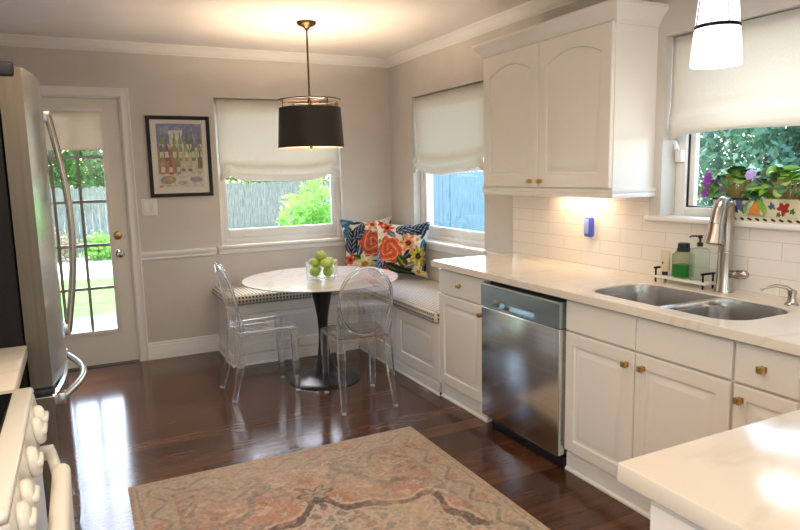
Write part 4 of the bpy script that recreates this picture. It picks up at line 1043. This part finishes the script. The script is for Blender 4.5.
# ------------------------------------------------------------------ picture and switch
t = thing('framed_print', 'black framed watercolour print of wine bottles between door and back window', 'picture', (-1.89, -.01, 1.64))
px0, px1, pz0, pz1 = -2.135, -1.648, 1.322, 1.962
g = G()
def fr(o): return [(px0+o, pz0+o), (px1-o, pz0+o), (px1-o, pz1-o), (px0+o, pz1-o)]
g.loft([[(a, y, b) for a, b in fr(o)] for o, y in ((0, -.0015), (0, -.022), (.004, -.026), (.024, -.024), (.028, -.018), (.028, -.010), (0.028, -.0015))], True); obj('frame', g, M_black, t, smooth=25)
g = G(); g.box(px0+.027, px1-.027, -.012, -.004, pz0+.027, pz1-.027); obj('mat_board', g, mat('mat_board', 'e6dfd2', .8), t, smooth=0)
def art():
    ax0, ax1, az0, az1 = px0+.072, px1-.066, pz0+.075, pz1-.06; nx, ny = 110, 150
    X, Z = np.meshgrid(np.linspace(0, 1, nx+1), np.linspace(0, 1, ny+1)); u = X.ravel(); v = Z.ravel()
    n = vnoise(u+3, v+2, 9, 5); n2 = vnoise(u, v, 30, 8)
    col = np.tile(np.array(hexc('d9d2c6')), (len(u), 1))
    S = lambda m, c: col.__setitem__(m, np.array(hexc(c)))
    S(v > .60+.03*n, '6878a8'); S((v > .60) & (n > .7), '8a93b0'); S((v <= .62) & (v > .2) & (u < .45), 'b5654a'); S((v <= .62) & (v > .22) & (u >= .45), 'cfc6ae'); S(v < .22, 'dcd6cb')
    S((v < .9) & (v > .62) & (np.abs(u-.42) < .12+.05*n), 'd7d5cf')
    rng = np.random.RandomState(4)
    for row, (zb, h) in enumerate(((.55, .32), (.42, .34), (.20, .30))):
        for k in range(7 if row < 2 else 3):
            cx = (.08+.14*k+rng.uniform(-.02, .02)) if row < 2 else .10+.17*k
            w_ = .045+rng.uniform(-.006, .006); c = ['6f8a3c', '88983f', '5d7440', '9aa758', '7b3038', '4f6a4a'][rng.randint(6)]
            b = (np.abs(u-cx) < w_) & (v > zb) & (v < zb+h*.6); sh = (np.abs(u-cx) < w_*(1-(v-zb-h*.6)/(h*.15))*.7+.012) & (v >= zb+h*.6) & (v < zb+h*.75); nk = (np.abs(u-cx) < .014) & (v >= zb+h*.7) & (v < zb+h)
            S(b | sh | nk, c); S(nk & (v > zb+h*.9), ['b8a14a', '8a3a3a', '3a3a3a'][rng.randint(3)]); S((np.abs(u-cx) < w_*.86) & (v > zb+h*.15) & (v < zb+h*.42), 'e2dcc6')
    for cx in (.55, .70): S(np.hypot((u-cx)/.06, (v-.29)/.04) < 1, 'c9bfae'); S((np.hypot((u-cx)/.05, (v-.275)/.025) < 1), '6e3b44')
    S((np.abs(u-.93) < .05) & (v > .30) & (v < .48), '4d5b3c'); S((np.abs(u-.93) < .016) & (v >= .46) & (v < .58), '4d5b3c')
    S((u-.2)**2/.03+(v-.12)**2/.004 < 1, '8d7e73'); S((u-.22)**2/.012+(v-.13)**2/.0012 < 1, 'c79a4c'); S((u-.82)**2/.02+(v-.12)**2/.002 < 1, '8d8a92'); S((u-.5)**2/.01+(v-.07)**2/.001 < 1, 'b0a79c'); S((u < .35) & (v < .035) & (n > .4), 'b5654a')
    col = (col*.78+.22*np.array(hexc('d6cdbf')))*(.8+.35*n2)[:, None]
    V = np.stack([ax0+(ax1-ax0)*u, np.full(len(u), -.0128), az0+(az1-az0)*v], 1)-np.array(t.location)
    F = [(j*(nx+1)+i, j*(nx+1)+i+1, (j+1)*(nx+1)+i+1, (j+1)*(nx+1)+i) for j in range(ny) for i in range(nx)]
    arr_obj('watercolour', V, F, M_print, t, smooth=False, cols=col)
art()
g = G(); g.box(px0+.026, px1-.026, -.0165, -.0150, pz0+.026, pz1-.026); obj('glazing', g, clear_pane('picture_glass', (.98, .98, .98), .25), t, smooth=0)
t = thing('light_switch', 'white double rocker light switch below the framed print', 'switch', (-2.153, -.003, 1.245))
g = G(); g.box(-2.214, -2.092, -.007, -.0005, 1.178, 1.312, .003); obj('plate', g, M_trim, t)
for xc in (-2.18, -2.126):
    g = G(); g.box(xc-.016, xc+.016, -.011, -.0065, 1.212, 1.278, .002); obj('rocker', g, M_trim, t)

# ------------------------------------------------------------------ relaxed roman shades
def shade(kind, a0, a1, zt, zb, f, label, billow=.075, sag=.05, tail=.03, seed=0, cinch=1., mat_=None, cat='window shade', name='roman_shade'):
    """kind 'y': hangs in XZ facing -Y ; 'x': hangs in YZ facing -X. bottom billow with folds and small tails"""
    n = 60; rows = []
    def pt(a, d, z): return (a, f-d, z) if kind == 'y' else (f-d, a, z)
    H = zt-zb
    prof = [(.004, 0, 0), (.005, .25, 0), (.007, .5, 0), (.006, .75, .1), (.004, .92, .3), (.006, 1, .5)]
    prof = [(d, h*(H-.145), s) for d, h, s in prof]
    for d, h, s in ((.022, H-.132, .6), (.040, H-.115, .7), (.050, H-.092, .85), (.048, H-.074, .9), (.036, H-.062, .9), (.040, H-.052, .95), (.047, H-.036, 1), (.044, H-.018, 1), (.032, H-.005, 1), (.016, H-.001, 1), (.006, H-.014, .95), (.004, H-.05, .9)): prof.append((d*billow/.05, h, s))
    for d, h, s in prof:
        r = []
        for i in range(n+1):
            t = i/n; a = a0+(a1-a0)*t; mid = math.sin(math.pi*t)
            cin = cinch*(math.exp(-((t-.085)/.035)**2)+math.exp(-((t-.915)/.035)**2))
            end = math.exp(-(t/.035)**2)+math.exp(-((1-t)/.035)**2)
            dz = s*(sag*(mid**.8-.75)+tail*end-.022*cin+.006*math.sin(9*t+seed)*mid)
            dd = d*(1-.45*cin-.5*end)+s*.010*math.sin(11*t+seed+h*16)*mid
            if s < .05: dd += .0015*math.sin(6*t+seed)
            r.append(pt(a, max(dd, .0), zt-h-dz))
        rows.append(r)
    g = G(); g.loft(rows, False); t = thing(name, label, cat, pt((a0+a1)/2, 0, zt))
    o = obj('fabric', g, mat_ or M_blind, t, smooth=70); so = o.modifiers.new('thick', 'SOLIDIFY'); so.thickness = .002
    g = G(); lo, hi = (a0+.004, a1-.004)
    if kind == 'y': g.box(lo, hi, f+.002, f+.03, zt-.04, zt-.002)
    else: g.box(f+.002, f+.03, lo, hi, zt-.04, zt-.002)
    obj('head_rail', g, M_trim, t, smooth=0)
    return t
shade('y', -1.578, -.52, 2.112, 1.43, .03, 'white linen relaxed roman shade on the back window', sag=.055, seed=1)
shade('x', -1.556, -.458, 2.112, 1.465, .03, 'white linen relaxed roman shade on the nook side window', sag=.05, seed=2)
shade('x', -4.35, -3.165, 2.108, 1.635, .045, 'white linen roman shade on the window over the sink', billow=.03, sag=-.02, tail=.012, seed=4, cinch=.15)
g = G(); rows = []
t = thing('door_shade', 'small white fabric shade covering the top of the glazed door', 'window shade', (-2.72, .0, 1.99))
for z, d in ((1.995, 0), (1.9, .001), (1.8, .002), (1.715, .003), (1.702, .006), (1.698, .003)): rows.append([(-3.01+.575*i/20, -.004-d-.001*math.sin(i), z) for i in range(21)])
g.loft(rows, False); o = obj('fabric', g, M_blindd, t, smooth=60); so = o.modifiers.new('thick', 'SOLIDIFY'); so.thickness = .002
g = G(); g.box(-3.015, -2.43, -.012, .007, 1.985, 2.012, .003); obj('head_rail', g, M_trim, t)

# ------------------------------------------------------------------ pendant lamps
PX, PY = -1.170, -1.155
t = thing('drum_pendant', 'black drum pendant lamp on a bronze rod over the round table', 'pendant lamp', (PX, PY, CEIL))
g = G(); g.lathe([(.001, CEIL-.001), (.065, CEIL-.001), (.066, CEIL-.010), (.058, CEIL-.022), (.035, CEIL-.032), (.018, CEIL-.042), (.012, CEIL-.055), (.001, CEIL-.056)], (PX, PY, 0), 36); obj('canopy', g, M_bronze, t)
g = G(); g.cyl((PX, PY, CEIL-.05), (PX, PY, 1.985), .0065, .0065, 14); obj('rod', g, M_bronze, t)
g = G(); RT = .214
g.tube([(PX+RT*math.cos(2*math.pi*k/64), PY+RT*math.sin(2*math.pi*k/64), 1.985) for k in range(64)], .0045, 8, closed=True)
for k in range(3):
    a = 2*math.pi*k/3+.7; g.tube([(PX, PY, 1.985), (PX+RT*math.cos(a), PY+RT*math.sin(a), 1.985)], .0035, 8)
for k in range(4):
    a = 2*math.pi*k/4+.25; g.tube([(PX+RT*math.cos(a), PY+RT*math.sin(a), 1.985), (PX+(RT+.002)*math.cos(a), PY+(RT+.002)*math.sin(a), 1.925)], .004, 8)
obj('top_ring', g, mat('ring_bronze', '2c2119', .5, .6), t)
def drum(r0, r1, z0, z1): return [[(PX+r*math.cos(2*math.pi*k/72), PY+r*math.sin(2*math.pi*k/72), z) for k in range(72)] for r, z in ((r0, z0), (r1, z1))]
g = G(); g.loft(drum(.228, .213, 1.662, 1.932), True); s = obj('shade', g, M_drum, t, smooth=60)
g = G(); g.loft(drum(.2265, .2115, 1.662, 1.932), True); obj('lining', g, M_drumin, s, smooth=60)
g = G(); g.lathe([(.001, 1.672), (.224, 1.672), (.224, 1.675), (.001, 1.675)], (PX, PY, 0), 64); obj('diffuser', g, M_diff, t)
g = G(); g.lathe([(.001, 1.655), (.008, 1.657), (.012, 1.663), (.010, 1.671), (.001, 1.672)], (PX, PY, 0), 16); obj('finial', g, M_bronze, t)
g = G(); g.cyl((PX, PY, 1.99), (PX, PY, 1.87), .014, .014, 14)
for k in range(3):
    a = 2*math.pi*k/3; g.tube([(PX, PY, 1.885), (PX+.06*math.cos(a), PY+.06*math.sin(a), 1.875)], .006, 8)
obj('socket_cluster', g, M_bronze, t)
for k in range(3):
    a = 2*math.pi*k/3; g = G(); g.sphere((PX+.085*math.cos(a), PY+.085*math.sin(a), 1.865), .026); obj('bulb', g, M_bulb, t)
light('drum_pendant_lamp', 'POINT', (PX, PY, 1.845), 50, (1, .78, .54), shadow_soft_size=.05)
light('drum_pendant_downlight', 'AREA', (PX, PY, 1.668), 2.5, (1, .76, .52), shape='DISK', size=.40)

KX, KY, KZ = -.35, -3.715, 1.872
t = thing('cone_pendant', 'glowing white tapered glass pendant with dark bands over the sink', 'pendant lamp', (KX, KY, CEIL))
g = G(); kp = [(r*.925, z) for r, z in ((.101, 0), (.103, .005), (.102, .018), (.0945, .11), (.0885, .155), (.077, .27), (.070, .33), (.05, .345), (.046, .345), (.066, .327), (.073, .27), (.0845, .155), (.0905, .11), (.098, .018), (.098, .003))]
g.lathe(kp, (KX, KY, KZ), 56, cap=False); obj('shade', g, M_cone, t, smooth=60)
g = G()
for r0, r1, z0, z1 in ((.0840, .0822, .140, .153), (.0728, .0700, .262, .290)): g.lathe([(r0, z0), (r0+.002, z0), (r1+.002, z1), (r1, z1)], (KX, KY, KZ), 56, cap=False)
for k in range(4):
    a = 2*math.pi*k/4+R(237)+.15; g.tube([(KX+.0845*math.cos(a), KY+.0845*math.sin(a), KZ+.15), (KX+.073*math.cos(a), KY+.073*math.sin(a), KZ+.265)], .0016, 6)
obj('band', g, M_blackmetal, t)
g = G(); g.lathe([(.07, .325), (.045, .36), (.03, .39), (.02, .42)], (KX, KY, KZ), 32); g.cyl((KX, KY, KZ+.41), (KX, KY, CEIL-.02), .006, .006, 12); g.lathe([(.06, CEIL-.02-KZ), (.06, CEIL-.001-KZ), (.001, CEIL-.001-KZ)], (KX, KY, KZ), 28); obj('stem', g, M_blackmetal, t)
light('cone_pendant_lamp', 'POINT', (KX, KY, KZ-.06), 3.2, (1, .95, .9), shadow_soft_size=.10)

# ------------------------------------------------------------------ garden
GZ = -.15
M_grass = noise_tint(mat('lawn_grass', '4a8426', .9), '3f7620', '5a962e', 6, 5, bump=.4, bscale=60)
M_patio = noise_tint(mat('shaded_patio_concrete', '66707e', .85), '606a78', '707a88', 3, 4)  # bluish shade over the patio put into the concrete colour
M_bed = noise_tint(mat('gravel_bed', 'c9bcae', .9), 'b5a698', 'd8ccc0', 10, 5)
g = G(); g.box(-14, 3.6, .22, 2.9, GZ-.1, GZ); o = struct('patio', g, M_patio, smooth=0)
g = G(); g.box(-14, 3.6, 2.9, 6.2, GZ-.1, GZ+.0); o = struct('lawn', g, M_grass, smooth=0)
g = G(); g.box(-14, 14, 6.2, 30, GZ-.1, GZ); o = struct('garden_bed', g, M_bed, smooth=0)
g = G(); g.box(-14, .25, -24, -9.25, GZ-.1, GZ); o = struct('rear_yard', g, M_patio, smooth=0)
g = G(); g.box(-24, -3.75, -9.25, .2, GZ-.1, GZ); o = struct('far_yard', g, M_patio, smooth=0)
g = G(); g.box(.25, 30, -14, .22, GZ-.1, GZ); o = struct('side_yard', g, M_bed, smooth=0)
M_fence = noise_tint(mat('weathered_board', '807e6c', .9), '6b6a5a', '949280', 9, 4, stretch=(6, 6, .5))
def fence(kind, f, a0, a1, label, mt):
    t = thing('wooden_fence', label, 'fence', (((a0+a1)/2, f, GZ) if kind == 'y' else (f, (a0+a1)/2, GZ)))
    g = G(); a = a0; rng = random.Random(3); H0 = 1.46 if kind == 'y' else 1.62
    while a < a1:
        h = H0+rng.uniform(-.015, .015); b = a+.135
        poly = [(a, GZ+.03), (b, GZ+.03), (b, GZ+h-.04), (b-.035, GZ+h), (a+.035, GZ+h), (a, GZ+h-.04)]
        off = rng.uniform(-.004, .004); g.prism(poly, f+off, f+off+.02, 'y' if kind == 'y' else 'x'); a += .1375
    obj('boards', g, mt, t, smooth=0)
    for z in (.35, 1.1):
        g = G(); g.box(*((a0, a1, f+.025, f+.06) if kind == 'y' else (f+.025, f+.06, a0, a1)), GZ+z, GZ+z+.09); obj('rail', g, mt, t, smooth=0)
    a = a0+.5
    while a < a1:
        g = G(); g.box(*((a, a+.1, f+.06, f+.16) if kind == 'y' else (f+.06, f+.16, a, a+.1)), GZ, GZ+1.42); obj('post', g, mt, t, smooth=0); a += 2.4
fence('y', 10.0, -9, 3.9, 'weathered grey picket-top board fence across the back of the garden', M_fence)
fence('x', 3.7, 1.4, 9.6, 'weathered board fence seen through the nook side window', noise_tint(mat('daylight_blue_board', '7b8692', .9), '68727e', '8a95a2', 9, 4, stretch=(6, 6, .5)))  # cool daylight cast put into this fence's board colour
def foliage(n, c, rad, leaf, seed, shell=.35):
    rng = np.random.RandomState(seed)
    d = rng.normal(size=(n, 3)); d /= np.linalg.norm(d, axis=1)[:, None]; rr = (shell+(1-shell)*rng.rand(n)**.6)
    lump = 1+.22*np.sin(d[:, 0]*5+seed)*np.sin(d[:, 2]*6+seed*2)+.12*np.sin(d[:, 1]*9)
    P = np.array(c)+d*np.array(rad)*(rr*lump)[:, None]
    A = rng.normal(size=(n, 3)); A /= np.linalg.norm(A, axis=1)[:, None]; B = np.cross(A, rng.normal(size=(n, 3))); B /= np.linalg.norm(B, axis=1)[:, None]
    s = leaf*(.6+.8*rng.rand(n))[:, None]
    V = np.stack([P-A*s, P+B*s*.45, P+A*s, P-B*s*.45], 1).reshape(-1, 3)
    F = np.arange(4*n).reshape(-1, 4)
    return V, F
def leafmat(name, c1, c2, tr=.35):
    m = bpy.data.materials.new(name); m.use_nodes = True; ns = m.node_tree.nodes; ls = m.node_tree.links; b = ns['Principled BSDF']; b.inputs['Roughness'].default_value = .55
    noise_tint(m, c1, c2, 1.7, 4, lo=.35, hi=.65); src = b.inputs['Base Color'].links[0].from_socket
    t = ns.new('ShaderNodeBsdfTranslucent'); ls.new(src, t.inputs[0]); mx = ns.new('ShaderNodeMixShader'); mx.inputs[0].default_value = tr
    ls.new(b.outputs[0], mx.inputs[1]); ls.new(t.outputs[0], mx.inputs[2]); ls.new(mx.outputs[0], ns['Material Output'].inputs[0]); return m
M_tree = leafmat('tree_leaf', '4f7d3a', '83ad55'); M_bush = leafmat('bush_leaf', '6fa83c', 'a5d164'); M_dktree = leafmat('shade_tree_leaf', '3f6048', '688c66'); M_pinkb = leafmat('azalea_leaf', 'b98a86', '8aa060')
M_bark = noise_tint(mat('bark', '5c4a3a', .9), '4a3b2e', '6b5746', 8)
def plant(name, label, cat, base, crown, rad, n, leaf, seed, mt, trunk=.06, group=None):
    t = thing(name, label, cat, base, 0, group)
    V, F = foliage(n, crown, rad, leaf, seed); arr_obj('crown', V-np.array(base), F, mt, t, smooth=False)
    g = G(); g.tube([base, ((base[0]+crown[0])/2+.03, (base[1]+crown[1])/2, (base[2]+crown[2])/2), crown], [trunk, trunk*.8, trunk*.4], 8); obj('trunk', g, M_bark, t)
plant('shrub', 'bright green shrub outside the right half of the back window', 'shrub', (.42, 3.6, GZ), (.42, 3.6, .55), (.52, .45, .82), 2600, .055, 1, M_bush, .03)
plant('shrub', 'low leafy shrub at the lower left of the back window', 'shrub', (-1.30, 2.7, GZ), (-1.30, 2.7, .35), (.20, .22, .55), 420, .07, 2, M_bush, .02)
plant('shrub', 'pinkish azalea bush at the fence foot seen through the door', 'shrub', (-3.3, 9.0, GZ), (-3.3, 9.0, .12), (.6, .4, .36), 1400, .05, 3, M_pinkb, .02)
plant('shrub', 'pale green bush at the fence foot right of the azalea', 'shrub', (-2.2, 8.9, GZ), (-2.2, 8.9, .08), (.5, .4, .33), 1200, .05, 4, M_bush, .02)
TR = 'trees beyond the fences'
for i, (x, y, z, rx, rz, lab) in enumerate(((-4.6, 10.5, 2.2, 1.5, 1.5, 'leafy tree over the back fence, left in the door glass'), (-2.9, 11.2, 2.0, 1.5, 1.5, 'leafy tree over the back fence, right in the door glass'), (-.2, 11, 2.5, 1.9, 1.7, 'leafy tree above the fence behind the back window'), (2.6, 11, 2.3, 1.7, 1.7, 'leafy tree above the fence corner, right of the back window'))):
    plant('garden_tree', lab, 'tree', (x, y+1.8, GZ), (x, y+1.8, z), (rx, 1.2, rz), 7000, .09, 10+i, M_tree, .10, TR)
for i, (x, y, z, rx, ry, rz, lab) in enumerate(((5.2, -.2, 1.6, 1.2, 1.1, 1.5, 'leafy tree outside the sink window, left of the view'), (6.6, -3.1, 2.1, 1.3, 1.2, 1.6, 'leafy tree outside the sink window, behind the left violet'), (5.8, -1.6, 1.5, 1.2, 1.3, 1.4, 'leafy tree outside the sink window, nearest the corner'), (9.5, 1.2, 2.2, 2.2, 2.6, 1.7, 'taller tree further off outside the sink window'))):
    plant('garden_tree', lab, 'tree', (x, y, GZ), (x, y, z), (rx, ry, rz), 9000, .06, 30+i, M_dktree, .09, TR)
for ang in ():
    pass
bpy.context.view_layer.update()
